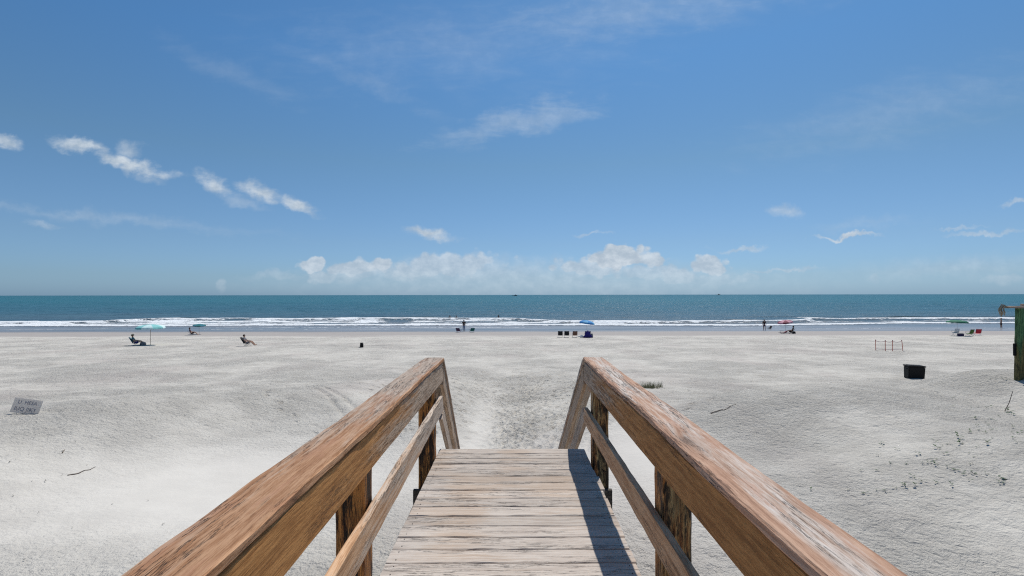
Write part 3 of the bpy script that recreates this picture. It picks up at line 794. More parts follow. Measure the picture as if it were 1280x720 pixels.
def chair(name, label, base, rz, cloth, frame='metal', w=.56, seat_h=.24, back=.58, lean=28, group='folding beach chairs', cat='chair'):
    """low folding chair; faces local +y"""
    o = empty(name, base, rz); tag(o, label, cat, group)
    sd_ = .42; bx_, bz_ = math.sin(R(lean)) * back, math.cos(R(lean)) * back
    hw = w / 2
    def sling(nm, pts, mat):
        bm = bmesh.new(); rows = []
        for (y_, z_, dn) in pts:
            rows.append([bm.verts.new((x_, y_, z_ - dn * (1 - (x_ / hw) ** 2))) for x_ in np.linspace(-hw + .02, hw - .02, 5)])
        for a_, b_ in zip(rows[:-1], rows[1:]):
            for k in range(4): bm.faces.new((a_[k], a_[k + 1], b_[k + 1], b_[k]))
        ob = bm_obj(nm, bm, M[mat], o, smooth=True); s_ = ob.modifiers.new('thickness', 'SOLIDIFY'); s_.thickness = .012; return ob
    sling('seat', [(sd_ / 2, seat_h + .02, 0), (sd_ / 4, seat_h - .01, .02), (-sd_ / 4, seat_h - .04, .03), (-sd_ / 2, seat_h - .04, .02)], cloth)
    yb, zb = -sd_ / 2, seat_h - .03
    sling('backrest', [(yb - bx_ * q, zb + bz_ * q + .01, .02) for q in (.06, .35, .7, 1.0)], cloth)
    for sx_ in (-1, 1):
        x_ = sx_ * hw
        bm = bmesh.new(); tube(bm, [(x_, yb + .02, zb - .02), (x_, yb - bx_ * .5, zb + bz_ * .5), (x_, yb - bx_ * 1.02, zb + bz_ * 1.03)], .011, 6); bm_obj('back_frame', bm, M[frame], o)
        bm = bmesh.new(); tube(bm, [(x_, yb - .06, 0), (x_, 0, seat_h * .55), (x_, sd_ / 2 + .02, seat_h + .03), (x_, sd_ / 2 + .03, seat_h + .2)], .011, 6); bm_obj('leg', bm, M[frame], o)
        bm = bmesh.new(); tube(bm, [(x_, sd_ / 2 + .05, 0), (x_, 0, seat_h * .55), (x_, yb, seat_h)], .011, 6); bm_obj('leg', bm, M[frame], o)
        bm = bmesh.new(); box(bm, (x_, .0, seat_h + .21), (.045, sd_ + .12, .02)); bm_obj('armrest', bm, M[frame], o)
    bm = bmesh.new(); tube(bm, [(-hw, yb - bx_ * 1.02, zb + bz_ * 1.03), (hw, yb - bx_ * 1.02, zb + bz_ * 1.03)], .011, 6); bm_obj('top_bar', bm, M[frame], o)
    bm = bmesh.new(); tube(bm, [(-hw, yb - .06, .012), (hw, yb - .06, .012)], .011, 6); bm_obj('foot_bar', bm, M[frame], o)
    return o

def skin_mesh(name, joints, edges, mat, parent, root=0, sub=1):
    me = bpy.data.meshes.new(name)
    me.from_pydata([j[0] for j in joints], edges, [])
    ob = bpy.data.objects.new(name, me); C.objects.link(ob)
    if parent: ob.parent = parent
    sk = ob.modifiers.new('skin', 'SKIN'); sk.use_smooth_shade = True
    if not me.skin_vertices: me.skin_vertices.new(name='')
    for i_, j in enumerate(joints):
        r_ = j[1] if isinstance(j[1], tuple) else (j[1], j[1])
        me.skin_vertices[0].data[i_].radius = r_
        me.skin_vertices[0].data[i_].use_root = (i_ == root)
    sb = ob.modifiers.new('smooth', 'SUBSURF'); sb.levels = sub; sb.render_levels = sub
    me.materials.append(M[mat])
    return ob
def human(name, label, base, rz, pose='stand', skin='skin', hair='hair', top=None, bottom='blackf', height=1.72, hat=None, group=None, arms='down', lean=0.0):
    o = empty(name, base, rz); tag(o, label, 'person', group)
    k = height / 1.72
    if pose == 'stand':
        pel = Vector((0, 0, .93)); ch_ = Vector((0, -lean * .2, 1.28)); nk = Vector((0, .0 - lean * .25, 1.46)); hd = Vector((0, .02 - lean * .28, 1.60))
        hips = [Vector((s * .09, 0, .88)) for s in (-1, 1)]
        kn = [Vector((-.10, .03, .49)), Vector((.11, -.03, .49))]; an = [Vector((-.10, .0, .08)), Vector((.13, -.06, .08))]; toe = [a_ + Vector((s * .02, .15, -.05)) for a_, s in zip(an, (-1, 1))]
        sh = [Vector((s * .18, 0, 1.40)) for s in (-1, 1)]
        if arms == 'down': el = [Vector((s * .25, -.02, 1.13)) for s in (-1, 1)]; wr = [Vector((s * .26, .08, .88)) for s in (-1, 1)]
        else: el = [Vector((s * .30, -.06, 1.16)) for s in (-1, 1)]; wr = [Vector((s * .15, .10, 1.02)) for s in (-1, 1)]
    elif pose == 'wade':
        pel = Vector((0, 0, .93)); ch_ = Vector((0, 0, 1.28)); nk = Vector((0, 0, 1.46)); hd = Vector((0, .02, 1.60))
        hips = [Vector((s * .09, 0, .88)) for s in (-1, 1)]; kn = [Vector((s * .11, .05, .49)) for s in (-1, 1)]; an = [Vector((s * .12, 0, .08)) for s in (-1, 1)]; toe = [a_ + Vector((0, .15, -.05)) for a_ in an]
        sh = [Vector((s * .18, 0, 1.40)) for s in (-1, 1)]; el = [Vector((s * .42, .05, 1.25)) for s in (-1, 1)]; wr = [Vector((s * .55, .2, 1.12)) for s in (-1, 1)]
    else:   # seated low, leaning back, facing +y
        pel = Vector((0, -.10, .30)); ch_ = Vector((0, -.24, .62)); nk = Vector((0, -.28, .80)); hd = Vector((0, -.26, .94))
        hips = [Vector((s * .10, -.04, .29)) for s in (-1, 1)]
        kn = [Vector((s * .14, .36, .42)) for s in (-1, 1)]; an = [Vector((s * .13, .66, .07)) for s in (-1, 1)]; toe = [a_ + Vector((0, .15, .02)) for a_ in an]
        sh = [Vector((s * .18, -.27, .73)) for s in (-1, 1)]; el = [Vector((s * .29, -.12, .50)) for s in (-1, 1)]; wr = [Vector((s * .27, .12, .46)) for s in (-1, 1)]
    hnd = [w_ + (w_ - e_).normalized() * .10 for w_, e_ in zip(wr, el)]
    J = [(pel, (.135, .10)), ((pel + ch_) / 2, (.12, .09)), (ch_, (.15, .105)), (nk, .055), (nk * .4 + hd * .6, .07), (hd, .098), (hd + Vector((0, 0, .09)), .07)]
    E = [(0, 1), (1, 2), (2, 3), (3, 4), (4, 5), (5, 6)]
    for s in (0, 1):
        b_ = len(J)
        J += [(hips[s], .095), (kn[s], .060), (kn[s] * .55 + an[s] * .45, .058), (an[s], .036), (toe[s], .034)]
        E += [(0, b_), (b_, b_ + 1), (b_ + 1, b_ + 2), (b_ + 2, b_ + 3), (b_ + 3, b_ + 4)]
        b_ = len(J)
        J += [(sh[s], .062), (el[s], .042), (wr[s], .028), (hnd[s], .034)]
        E += [(2, b_), (b_, b_ + 1), (b_ + 1, b_ + 2), (b_ + 2, b_ + 3)]
    J = [(j[0] * k, j[1]) for j in J]
    skin_mesh('body', J, E, skin, o)
    # nose, eyes, ears, hair
    H = hd * k
    bm = bmesh.new(); bmesh.ops.create_icosphere(bm, subdivisions=2, radius=1, matrix=Matrix.Translation(H + Vector((0, -.018, .028))) @ Matrix.Diagonal((.103, .112, .115, 1)))
    for v in [v for v in bm.verts if v.co.y > H.y + .045 and v.co.z < H.z + .06]: v.co.y = H.y + .03
    for v in bm.verts: v.co += Vector((vn(v.co.x * 40, v.co.z * 40, 3), 0, vn(v.co.y * 40, v.co.z * 40, 4))) * .006
    bm_obj('hair', bm, M[hair], o, smooth=True)
    bm = bmesh.new(); bmesh.ops.create_cone(bm, cap_ends=True, segments=6, radius1=.016, radius2=.006, depth=.04, matrix=Matrix.Translation(H + Vector((0, .10, -.01))) @ Matrix.Rotation(R(-60), 4, 'X'))
    bm_obj('nose', bm, M[skin], o)
    for s in (-1, 1):
        bm = bmesh.new(); bmesh.ops.create_icosphere(bm, subdivisions=1, radius=.011, matrix=Matrix.Translation(H + Vector((s * .034, .088, .018)))); bm_obj('eye', bm, M['hair'], o)
        bm = bmesh.new(); bmesh.ops.create_icosphere(bm, subdivisions=1, radius=.024, matrix=Matrix.Translation(H + Vector((s * .10, 0, 0))) @ Matrix.Diagonal((.4, .8, 1.2, 1))); bm_obj('ear', bm, M[skin], o)
    if top:
        Jt = [(pel * k + Vector((0, 0, .02)), (.15, .118)), ((pel + ch_) / 2 * k, (.145, .112)), (ch_ * k, (.172, .125)), ((nk * .8 + ch_ * .2) * k, (.075, .075))]
        Et = [(0, 1), (1, 2), (2, 3)]
        for s in (0, 1):
            b_ = len(Jt); Jt += [(sh[s] * k, .078), ((sh[s] * .35 + el[s] * .65) * k, .058)]; Et += [(2, b_), (b_, b_ + 1)]
        skin_mesh('shirt', Jt, Et, top, o)
    if bottom:
        full = bottom in ('jeans', 'blackf') and pose == 'stand' and top is not None
        Jb = [(pel * k + Vector((0, 0, .05)), (.150, .118)), (pel * k - Vector((0, 0, .02)), (.155, .12))]; Eb = [(0, 1)]
        for s in (0, 1):
            b_ = len(Jb); q = (an[s] * .8 + kn[s] * .2) if full else (hips[s] * .3 + kn[s] * .7)
            Jb += [(hips[s] * k, .112), (kn[s] * k if full else (hips[s] * .6 + kn[s] * .4) * k, .078 if full else .098), (q * k, .062 if full else .088)]; Eb += [(1, b_), (b_, b_ + 1), (b_ + 1, b_ + 2)]
        skin_mesh('trousers' if full else 'shorts', Jb, Eb, bottom, o)
    if hat:
        bm = bmesh.new()
        bmesh.ops.create_cone(bm, cap_ends=True, segments=16, radius1=.19, radius2=.17, depth=.012, matrix=Matrix.Translation(H + Vector((0, -.01, .075))))
        bmesh.ops.create_cone(bm, cap_ends=True, segments=16, radius1=.118, radius2=.085, depth=.10, matrix=Matrix.Translation(H + Vector((0, -.01, .13))))
        bm_obj('hat', bm, M[hat], o)
    return o

# left group: aqua umbrella, draped chair with a sunbather
g = at(188, 430.5)
umbrella('beach_umbrella', 'pale aqua beach umbrella on a straight pole, tallest of the two on the left', g, 2.0, 1.24, .34, 'paleaqua', 'aqua', (2, 0), pole='poletan')
g = at(170, 431); rzr = R(-62)
chair('beach_chair', 'teal folding chair draped with a towel left of the aqua umbrella', g, rzr, 'teal', w=.62, back=.66)
human('person', 'person in pale hat lying back in the teal chair by the aqua umbrella', g + Vector((0, 0, 0)), rzr, 'sit', top='teal', bottom='navy', hat='straw')
def bag(name, label, base, s, mat, group=None, cat='bag', handles=True, rz=0.0):
    o = empty(name, base, rz); tag(o, label, cat, group)
    bm = bmesh.new(); vs = box(bm, (0, 0, s[2] / 2), s)
    bmesh.ops.subdivide_edges(bm, edges=bm.edges[:], cuts=2, use_grid_fill=True)
    for v in bm.verts:
        q = v.co.z / s[2]; v.co.x *= 1.08 - .18 * q; v.co.y *= 1.05 - .35 * q * q
        v.co += Vector((vn(v.co.z * 9, v.co.y * 9, 2), vn(v.co.x * 9, v.co.z * 9, 3), vn(v.co.x * 9, v.co.y * 9, 4))) * .012
    bm_obj('pouch', bm, M[mat], o, smooth=True)
    if handles:
        for sy in (-1, 1):
            bm = bmesh.new(); tube(bm, [(s[0] * .25 * math.cos(a), sy * s[1] * .2, s[2] * .93 + s[2] * .3 * math.sin(a)) for a in np.linspace(PI, 0, 9)], .008, 5); bm_obj('handle', bm, M[mat], o)
    return o
bag('beach_bag', 'small grey bag on the sand between teal chair and umbrella pole', at(178.5, 431), (.42, .25, .30), 'grey', 'bags on the sand')

# small dark teal umbrella and the low chair under it
g = at(240, 418.4)
umbrella('beach_umbrella', 'small dark teal umbrella tilted low over a lounging person', at(246, 417.4) + Vector((0, .5, 0)), 1.34, .82, .16, 'dteal', 'teal', (6, 4), val=.05)
chair('beach_chair', 'low dark chair in the shade of the small teal umbrella', g, R(-55), 'purple', 'dark', back=.5, lean=40)
human('person', 'person in plum top lounging under the small dark teal umbrella', g, R(-55), 'sit', top='purple', bottom='blackf', height=1.65)

# lone sunbather in profile
g = at(309, 432)
chair('beach_chair', 'grey folding chair standing alone with its occupant in profile', g, R(-80), 'blackf', 'dark', seat_h=.28, back=.66, lean=30)
human('person', 'person in grey sitting in profile on the lone chair left of the rail', g + Vector((0, 0, .03)), R(-80), 'sit', top='grey', bottom='grey', hair='hair')

# black bag
o = bag('backpack', 'small black backpack alone on the sand left of the walkway', at(452, 433.6), (.30, .22, .40), 'black', 'bags on the sand', rz=.3)

# pair of chairs with a person standing between them
human('person', 'person in dark top and light trousers standing at the waterline between two chairs', at(579.8, 414.6), R(10), 'stand', skin='tan', top='blackf', bottom='jeans', height=1.74, arms='front')
for px, lab, cl, rz_ in ((573.6, 'dark navy chair left of the standing person by the left rail', 'purple', R(-20)), (589.6, 'dark teal chair right of the standing person by the left rail', 'dteal', R(25))):
    g = at(px, 415.2)
    chair('beach_chair', lab, g, rz_, cl, 'dark', w=.62, seat_h=.22, back=.50, lean=32)

# three chairs in a row, the blue draped one, blue umbrella
for px, lab, cl, fr in ((700.3, 'black folding chair, leftmost in the row of empty chairs by the blue umbrella', 'blackf', 'dark'), (708.3, 'black folding chair, middle of the row of empty chairs by the blue umbrella', 'blackf', 'dark'),
                        (718.4, 'brown folding chair, the one nearest the chair draped in navy', 'brown', 'dark')):
    g = at(px, 421.8)
    chair('beach_chair', lab, g, R(random.uniform(-10, 10)), cl, fr, w=.56, seat_h=.30, back=.50, lean=14)
g = at(734.2, 422)
chair('beach_chair', 'chair under a navy towel in the shade of the blue umbrella', g, 0, 'navy', 'metal', w=.70, seat_h=.30, back=.52, lean=16)
bm = bmesh.new()
prof = [(-.62, .03), (-.50, .20), (-.28, .40), (-.12, .72), (-.05, .86), (.05, .88), (.12, .74), (.24, .46), (.46, .26), (.56, .03)]
rows = []
for yy, k_ in ((-.34, 1.0), (-.24, 1.02), (-.10, .95)):
    rows.append([bm.verts.new((x_ * k_, yy - .12 * (1 - z_), z_ * (1 if yy < -.2 else .92))) for x_, z_ in prof])
mid_ = [bm.verts.new((x_ * .9, -.36 - .1 * (1 - z_ * .3), .02)) for x_, z_ in prof]
for a_, b_ in zip(rows[:-1], rows[1:]):
    for k_ in range(len(prof) - 1): bm.faces.new((a_[k_], a_[k_ + 1], b_[k_ + 1], b_[k_]))
for k_ in range(len(prof) - 1): bm.faces.new((mid_[k_], mid_[k_ + 1], rows[0][k_ + 1], rows[0][k_]))
tw = bm_obj('beach_towel', bm, M['navy'], None, loc=g, smooth=True); s_ = tw.modifiers.new('t', 'SOLIDIFY'); s_.thickness = .012
tag(tw, 'navy blue towel draped in a peak over a chair under the blue umbrella', 'towel')
bag('beach_bag', 'small white bag on the sand left of the navy towel', at(727.0, 422), (.34, .2, .30), 'white', 'bags on the sand')
bag('beach_bag', 'grey bag on the sand right of the navy towel', at(739.6, 422), (.26, .2, .46), 'grey', 'bags on the sand')
umbrella('beach_umbrella', 'bright blue beach umbrella tipped towards the row of chairs', at(733.6, 420.4), 1.98, .98, .36, 'blue', 'lblue', (2, 8), val=.05)

# walker and the pink umbrella
human('person', 'person in dark clothes standing at the water left of the pink umbrella', at(955.3, 413.8), R(-15), 'stand', top='blackf', bottom='purple', height=1.68, arms='down')
chair('beach_chair', 'dark low chair seen from the side beside the standing person in dark clothes', at(960.8, 412.2), R(100), 'blackf', 'dark', w=.5, seat_h=.12, back=.52, lean=30)
g = at(980.5, 417)
umbrella('beach_umbrella', 'faded pink beach umbrella over two loungers', at(981.5, 416.2), 1.72, 1.02, .30, 'pink', 'dred', (4, -10), val=.05)
g = at(988.6, 417.6)
chair('beach_chair', 'black chair right of the pink umbrella pole with a person in it', g, R(60), 'blackf', 'dark', w=.6, seat_h=.24, back=.6)
human('person', 'person in black sitting in the chair under the pink umbrella', g, R(60), 'sit', skin='tan', top='blackf', bottom='blackf')
g = at(977.8, 417.4)
chair('lounge_chair', 'dark red low lounger left of the pink umbrella pole', g, R(70), 'dred', 'dark', w=.6, seat_h=.14, back=.42, lean=50)
bag('beach_bag', 'dark bag lying at the right end of the pink umbrella group', at(992.2, 417.4), (.34, .28, .28), 'blackf', 'bags on the sand')

# green umbrella and chairs on the right
umbrella('beach_umbrella', 'dark green beach umbrella over a bare metal chair frame', at(1196.4, 420.5), 1.98, 1.10, .32, 'green', 'green', (0, 2), val=.04, poler=.014)
chair('beach_chair', 'pale metal framed chair standing under the green umbrella', at(1194.2, 420.6), R(-8), 'white', 'metal', w=.5, seat_h=.42, back=.5, lean=12)
o = empty('cooler_box', at(1200.8, 421)); tag(o, 'small dark cooler box under the green umbrella', 'cooler')
bm = bmesh.new(); box(bm, (0, 0, .13), (.56, .34, .26)); bmesh.ops.bevel(bm, geom=bm.edges[:], offset=.02, segments=2, affect='EDGES'); bm_obj('tub', bm, M['purple'], o)
bm = bmesh.new(); box(bm, (0, 0, .292), (.59, .37, .06)); bmesh.ops.bevel(bm, geom=bm.edges[:], offset=.015, segments=2, affect='EDGES'); bm_obj('lid', bm, M['grey'], o)
bm = bmesh.new(); tube(bm, [(-.29, 0, .2), (-.30, 0, .37), (.30, 0, .37), (.29, 0, .2)], .01, 6); bm_obj('handle', bm, M['dark'], o)
chair('beach_chair', 'olive green chair next to the red chair by the green umbrella', at(1211.8, 420.6), R(10), 'green2', 'dark', w=.58, seat_h=.28, back=.56, lean=16)
chair('beach_chair', 'bright red chair with pale frame by the green umbrella', at(1221.4, 420.4), R(-14), 'red', 'pole', w=.62, seat_h=.34, back=.54, lean=16)

human('person', 'bare chested person in dark shorts at the water near the green post', at(1251.4, 411.9), R(30), 'stand', skin='skin', hair='hairb', top=None, bottom='blackf', height=1.74)

# bathers in the surf
for px, y_, lab, rz_ in ((570.3, 113.0, 'bather with only the upper body above the surf, right of two', .3), (562.3, 114.5, 'bather low in the water left of the other swimmer', -.4), (623.2, 117.0, 'bather alone beyond the breaking wave', 1.0)):
    human('person', lab, (y_ * (px - VPX) / F, y_, -.92), rz_, 'wade', skin='tan', top=None, bottom='navy', height=1.72, group='bathers in the sea')

# boats on the horizon
def boat(label, px, dist, L, rz, mast):
    o = empty('fishing_boat', (dist * (px - VPX) / F, dist, 0), rz); tag(o, label, 'boat', 'boats on the horizon')
    bm = bmesh.new(); rows = []
    for q in np.linspace(0, 1, 9):
        x_ = (q - .5) * L; hw = L * .13 * (math.sin(PI * min(1, .18 + q * .5)) if q < .65 else max(.02, 1 - ((q - .65) / .35) ** 2))
        sh_ = L * (.085 + .06 * max(0, q - .4) ** 2 * 4)
        rows.append([bm.verts.new((x_, s * hw * kk, z_)) for s, kk, z_ in ((-1, 1, sh_), (-1, .8, -.3), (1, .8, -.3), (1, 1, sh_))])
    for a_, b_ in zip(rows[:-1], rows[1:]):
        for k_ in range(3): bm.faces.new((a_[k_], a_[k_ + 1], b_[k_ + 1], b_[k_]))
        bm.faces.new((a_[3], a_[0], b_[0], b_[3]))
    bm.faces.new(rows[0]); bm.faces.new(rows[-1]); bm_obj('hull', bm, M['hull'], o)
    bm = bmesh.new(); box(bm, (L * .14, 0, L * .085 + L * .07), (L * .26, L * .17, L * .14)); box(bm, (L * .16, 0, L * .085 + L * .17), (L * .14, L * .13, L * .06)); bm_obj('cabin', bm, M['cabin'] if mast < .3 else M['hull'], o)
    bm = bmesh.new(); tube(bm, [(-L * .02, 0, L * .08), (-L * .02, 0, L * mast)], L * .01, 6); bm_obj('mast', bm, M['hull'], o)
    for s in (-1, 1):
        bm = bmesh.new(); tube(bm, [(-L * .02, 0, L * .12), (-L * .02, s * L * .28, L * mast * .8)], L * .007, 5); bm_obj('outrigger', bm, M['hull'], o)
boat('low dark fishing boat on the horizon above the middle of the walkway', 643.3, 2300, 24, R(12), .16)
boat('fishing boat with a mast breaking the horizon right of the walkway', 897.8, 5200, 40, R(-20), .45)

# ------------------------------------------------------------------ stakes, barrel, sign, posts
g0 = at(1110, 439.6)
tops = []
for px, py, ln, lab in ((1094.6, 438.6, -.02, 'orange stake, leftmost of the four in the taped plot'), (1106.6, 439.6, -.01, 'orange stake, second from left of the four in the taped plot'),
                    (1115.6, 439.8, .0, 'orange stake, third from left of the four in the taped plot'), (1128.6, 439.4, -.10, 'orange stake leaning left at the right end of the taped plot')):
    g = at(px, py); o = empty('marker_stake', g); tag(o, lab, 'stake', 'orange stakes of the taped plot')
    hgt = .88
    bm = bmesh.new(); tube(bm, [(0, 0, -.2), (ln * .5, 0, hgt * .5), (ln, 0, hgt)], .022, 6); bm_obj('shaft', bm, M['orange'], o)
    bm = bmesh.new(); tube(bm, [(ln * .93, 0, hgt * .93), (ln * 1.01, 0, hgt + .01)], .031, 6); bm_obj('tip', bm, M['dred'], o)
    tops.append(g + Vector((ln, 0, 0)))
for hh in (.80, .12):
    bm = bmesh.new()
    for a_, b_ in zip(tops[:-1], tops[1:]):
        pts = [a_.lerp(b_, q) + Vector((0, 0, hh - .10 * math.sin(PI * q) * (hh > .5))) for q in np.linspace(0, 1, 7)]
        for p_, q_ in zip(pts[:-1], pts[1:]):
            v = [bm.verts.new(p_), bm.verts.new(q_), bm.verts.new(q_ + Vector((0, .004, .035))), bm.verts.new(p_ + Vector((0, .004, .035)))]
            bm.faces.new(v)
    ob = bm_obj('barrier_tape', bm, M['tape']); s_ = ob.modifiers.new('t', 'SOLIDIFY'); s_.thickness = .003
    tag(ob, 'pink tape strung between the tops of the orange stakes' if hh > .5 else 'pink tape sagging low near the sand between the orange stakes', 'tape')

g = at(1139.5, 473.6); 
o = empty('storage_box', g + Vector((.18, .08, 0)), R(-12)); tag(o, 'plain black plastic box with a lid standing alone on the open sand', 'box')
bm = bmesh.new(); vs = box(bm, (0, 0, .26), (.70, .46, .58))
for v in vs:
    if v.co.z < .2: v.co.x *= .95; v.co.y *= .93
bmesh.ops.bevel(bm, geom=bm.edges[:], offset=.025, segments=2, affect='EDGES'); bm_obj('tub', bm, M['black'], o)
bm = bmesh.new(); box(bm, (0, 0, .585), (.75, .50, .065)); bmesh.ops.bevel(bm, geom=bm.edges[:], offset=.018, segments=2, affect='EDGES'); box(bm, (0, 0, .622), (.55, .32, .02)); bm_obj('lid', bm, M['black'], o)
for s_ in (-1, 1):
    bm = bmesh.new(); tube(bm, [(s_ * .35, -.10, .44), (s_ * .385, -.09, .43), (s_ * .385, .09, .43), (s_ * .35, .10, .44)], .012, 6); bm_obj('handle', bm, M['black'], o)
o.rotation_euler = (0, R(1.5), R(-12))

# lettered board on the left
g = at(29.5, 516.5)
o = empty('sign_board', g); tag(o, 'small pale lettered sign board leaning in the sand at far left', 'sign')
W_, H_ = .565, .31
ns = M['sign'].node_tree; pb = [n for n in ns.nodes if n.type == 'BSDF_PRINCIPLED'][0]; tl = ns.nodes.new('ShaderNodeBsdfTranslucent'); tl.inputs[0].default_value = (.8, .74, .66, 1)
mx = ns.nodes.new('ShaderNodeMixShader'); mx.inputs[0].default_value = .6; ns.links.new(pb.outputs[0], mx.inputs[1]); ns.links.new(tl.outputs[0], mx.inputs[2])
ns.links.new(mx.outputs[0], [n for n in ns.nodes if n.type == 'OUTPUT_MATERIAL'][0].inputs[0])
bm = bmesh.new(); box(bm, (0, 0, H_ / 2), (W_, .012, H_)); bmesh.ops.bevel(bm, geom=bm.edges[:], offset=.002, segments=1, affect='EDGES'); bm_obj('panel', bm, M['sign'], o)
for txt, zz, sz_ in (('U  HESA', .190, .105), ('IUQ JIKY', .050, .115)):
    cu_ = bpy.data.curves.new('lettering', 'FONT'); cu_.body = txt; cu_.size = sz_; cu_.extrude = .001; cu_.align_x = 'CENTER'; cu_.space_character = 1.02
    tmp = bpy.data.objects.new('tmp', cu_); C.objects.link(tmp); bpy.context.view_layer.update()
    lm = bpy.data.meshes.new_from_object(tmp.evaluated_get(bpy.context.evaluated_depsgraph_get())); bpy.data.objects.remove(tmp); lm.name = 'lettering'
    lm.materials.clear(); ob = link('lettering', lm, M['ink'], o)
    ob.rotation_euler = (R(90), 0, 0); ob.location = (0, -.0085, zz)
for s in (-1, 1):
    bm = bmesh.new(); tube(bm, [(s * .15, .009, .1), (s * .15, .009, -.3)], .004, 5); bm_obj('wire_stake', bm, M['metal'], o)
o.rotation_euler = (R(-16), R(8.5), R(4))

# big green post at the right edge
g = at(1273, 478); g0 = Vector((13.2 * (1266 - VPX) / F, 13.2, 0)); 
yP = g.y; k_ = yP / F
xP = (yP + .15) * (1266 - VPX) / F
o = empty('boardwalk_end_post', (xP, yP, gz(xP + .1, yP))); tag(o, 'thick algae green wooden post with a board on top, at the right edge', 'post')
m_green = wood('algae_green_wood', ((.03, .075, .03), (.13, .26, .11)), ((.07, .06, .02), (.24, .19, .07)), dark=(.008, .012, .006), knots=.6, streak=1.2)
hP = 89 * k_
bm = bmesh.new(); board(bm, (.145, .075, -.5), (.19, .075, hP), .29, .15, up=(0, 1, 0), ch=.012, wobble=.006, tone=.4, wearf=lambda P_: clampf(.9 - P_.z * .55)); bm_obj('pillar', bm, m_green, o)
bm = bmesh.new(); board(bm, (-.28, .06, hP + .028), (1.3, .06, hP + .04), .16, .05, ch=.006, tone=.9, wearf=lambda P_: .95); bm_obj('top_board', bm, m_cap, o)
bm = bmesh.new(); board(bm, (.20, .10, hP + .085), (1.3, .16, hP + .10), .12, .05, ch=.006, tone=.3, wearf=lambda P_: .6, wobble=.006); bm_obj('upper_board', bm, m_low, o)
bm = bmesh.new(); box(bm, (-.008, .10, hP - (60 - 8) * k_), (.045, .05, 15.5 * k_)); bmesh.ops.bevel(bm, geom=bm.edges[:], offset=.006, segments=2, affect='EDGES'); bm_obj('latch_box', bm, M['black'], o)
base = o.location.copy()
bm = bmesh.new()
lp = base + Vector((-.33, .04, hP + .03))
for i in range(16):
    a = random.uniform(-1, 1); b_ = random.uniform(-1, 1); ln_ = random.uniform(.14, .27)
    pts = [lp + Vector((.07 + .01 * a, b_ * .03, .005)), lp + Vector((.0 + .03 * a, b_ * .04, .05 + .02 * b_)), lp + Vector((-.05 + .03 * a, b_ * .05, -.03)), lp + Vector((-.055 + .04 * a, b_ * .06, -ln_ * .5)), lp + Vector((-.02 + .03 * a, b_ * .06, -ln_))]
    tube(bm, pts, .008, 4)
ob = bm_obj('frayed_rope', bm, M['rope'], None); tag(ob, 'frayed rope hanging off the end of the board on the green post', 'rope')

# ------------------------------------------------------------------ dune plants, sticks, debris
def blade(bm, p0, h, lean, az, w):
    d = Vector((math.cos(az), math.sin(az), 0)); s = Vector((-math.sin(az), math.cos(az), 0)); prev = None
    for i in range(5):
        q = i / 4; c_ = p0 + Vector((0, 0, h * q)) + d * lean * q * q; ww = w * (1 - q) + .0008
        cur = [bm.verts.new(c_ - s * ww), bm.verts.new(c_ + s * ww)]
        if prev: bm.faces.new((prev[0], prev[1], cur[1], cur[0]))
        prev = cur
g = at(813, 485)
bm = bmesh.new()
for i in range(520):
    x_ = random.gauss(0, .25); x_ = max(-.46, min(.46, x_))
    p0 = Vector((x_, random.gauss(0, .14), 0)); p0.z = gz(g.x + p0.x, g.y + p0.y) - g.z - .02
    blade(bm, p0, random.uniform(.10, .32), random.uniform(.02, .16), random.uniform(0, 6.28), random.uniform(.003, .006))
ob = bm_obj('grass_tuft', bm, M['grass'], None, loc=g); tag(ob, 'sparse tuft of dune grass just beyond the right handrail', 'grass tuft')

def seedling_mesh(n, seed, mat, big=1.0):
    random.seed(seed); bm = bmesh.new()
    for i in range(n):
        az = random.uniform(0, 6.28); r_ = random.uniform(.012, .05) * big; L_ = random.uniform(.03, .07) * big; w_ = L_ * random.uniform(.20, .30)
        c_ = Vector((math.cos(az) * r_ * .3, math.sin(az) * r_ * .3, random.uniform(.01, .06) * big)); d = Vector((math.cos(az), math.sin(az), random.uniform(.0, .7))).normalized(); s = d.cross(Vector((0, 0, 1))).normalized()
        v = [bm.verts.new(c_), bm.verts.new(c_ + d * L_ * .5 + s * w_), bm.verts.new(c_ + d * L_ + Vector((0, 0, -.008))), bm.verts.new(c_ + d * L_ * .5 - s * w_)]
        bm.faces.new((v[0], v[1], v[2])); bm.faces.new((v[0], v[2], v[3]))
    tube(bm, [(0, 0, -.02), (.003, 0, .02 * big), (0, .004, .035 * big)], .0014, 4)
    me = bpy.data.meshes.new('seedling'); bm.to_mesh(me); bm.free(); me.materials.append(mat); return me
protos = [seedling_mesh(random.choice((3, 4, 5)), 100 + i, M['leaf'], 1.0) for i in range(6)]
random.seed(5)
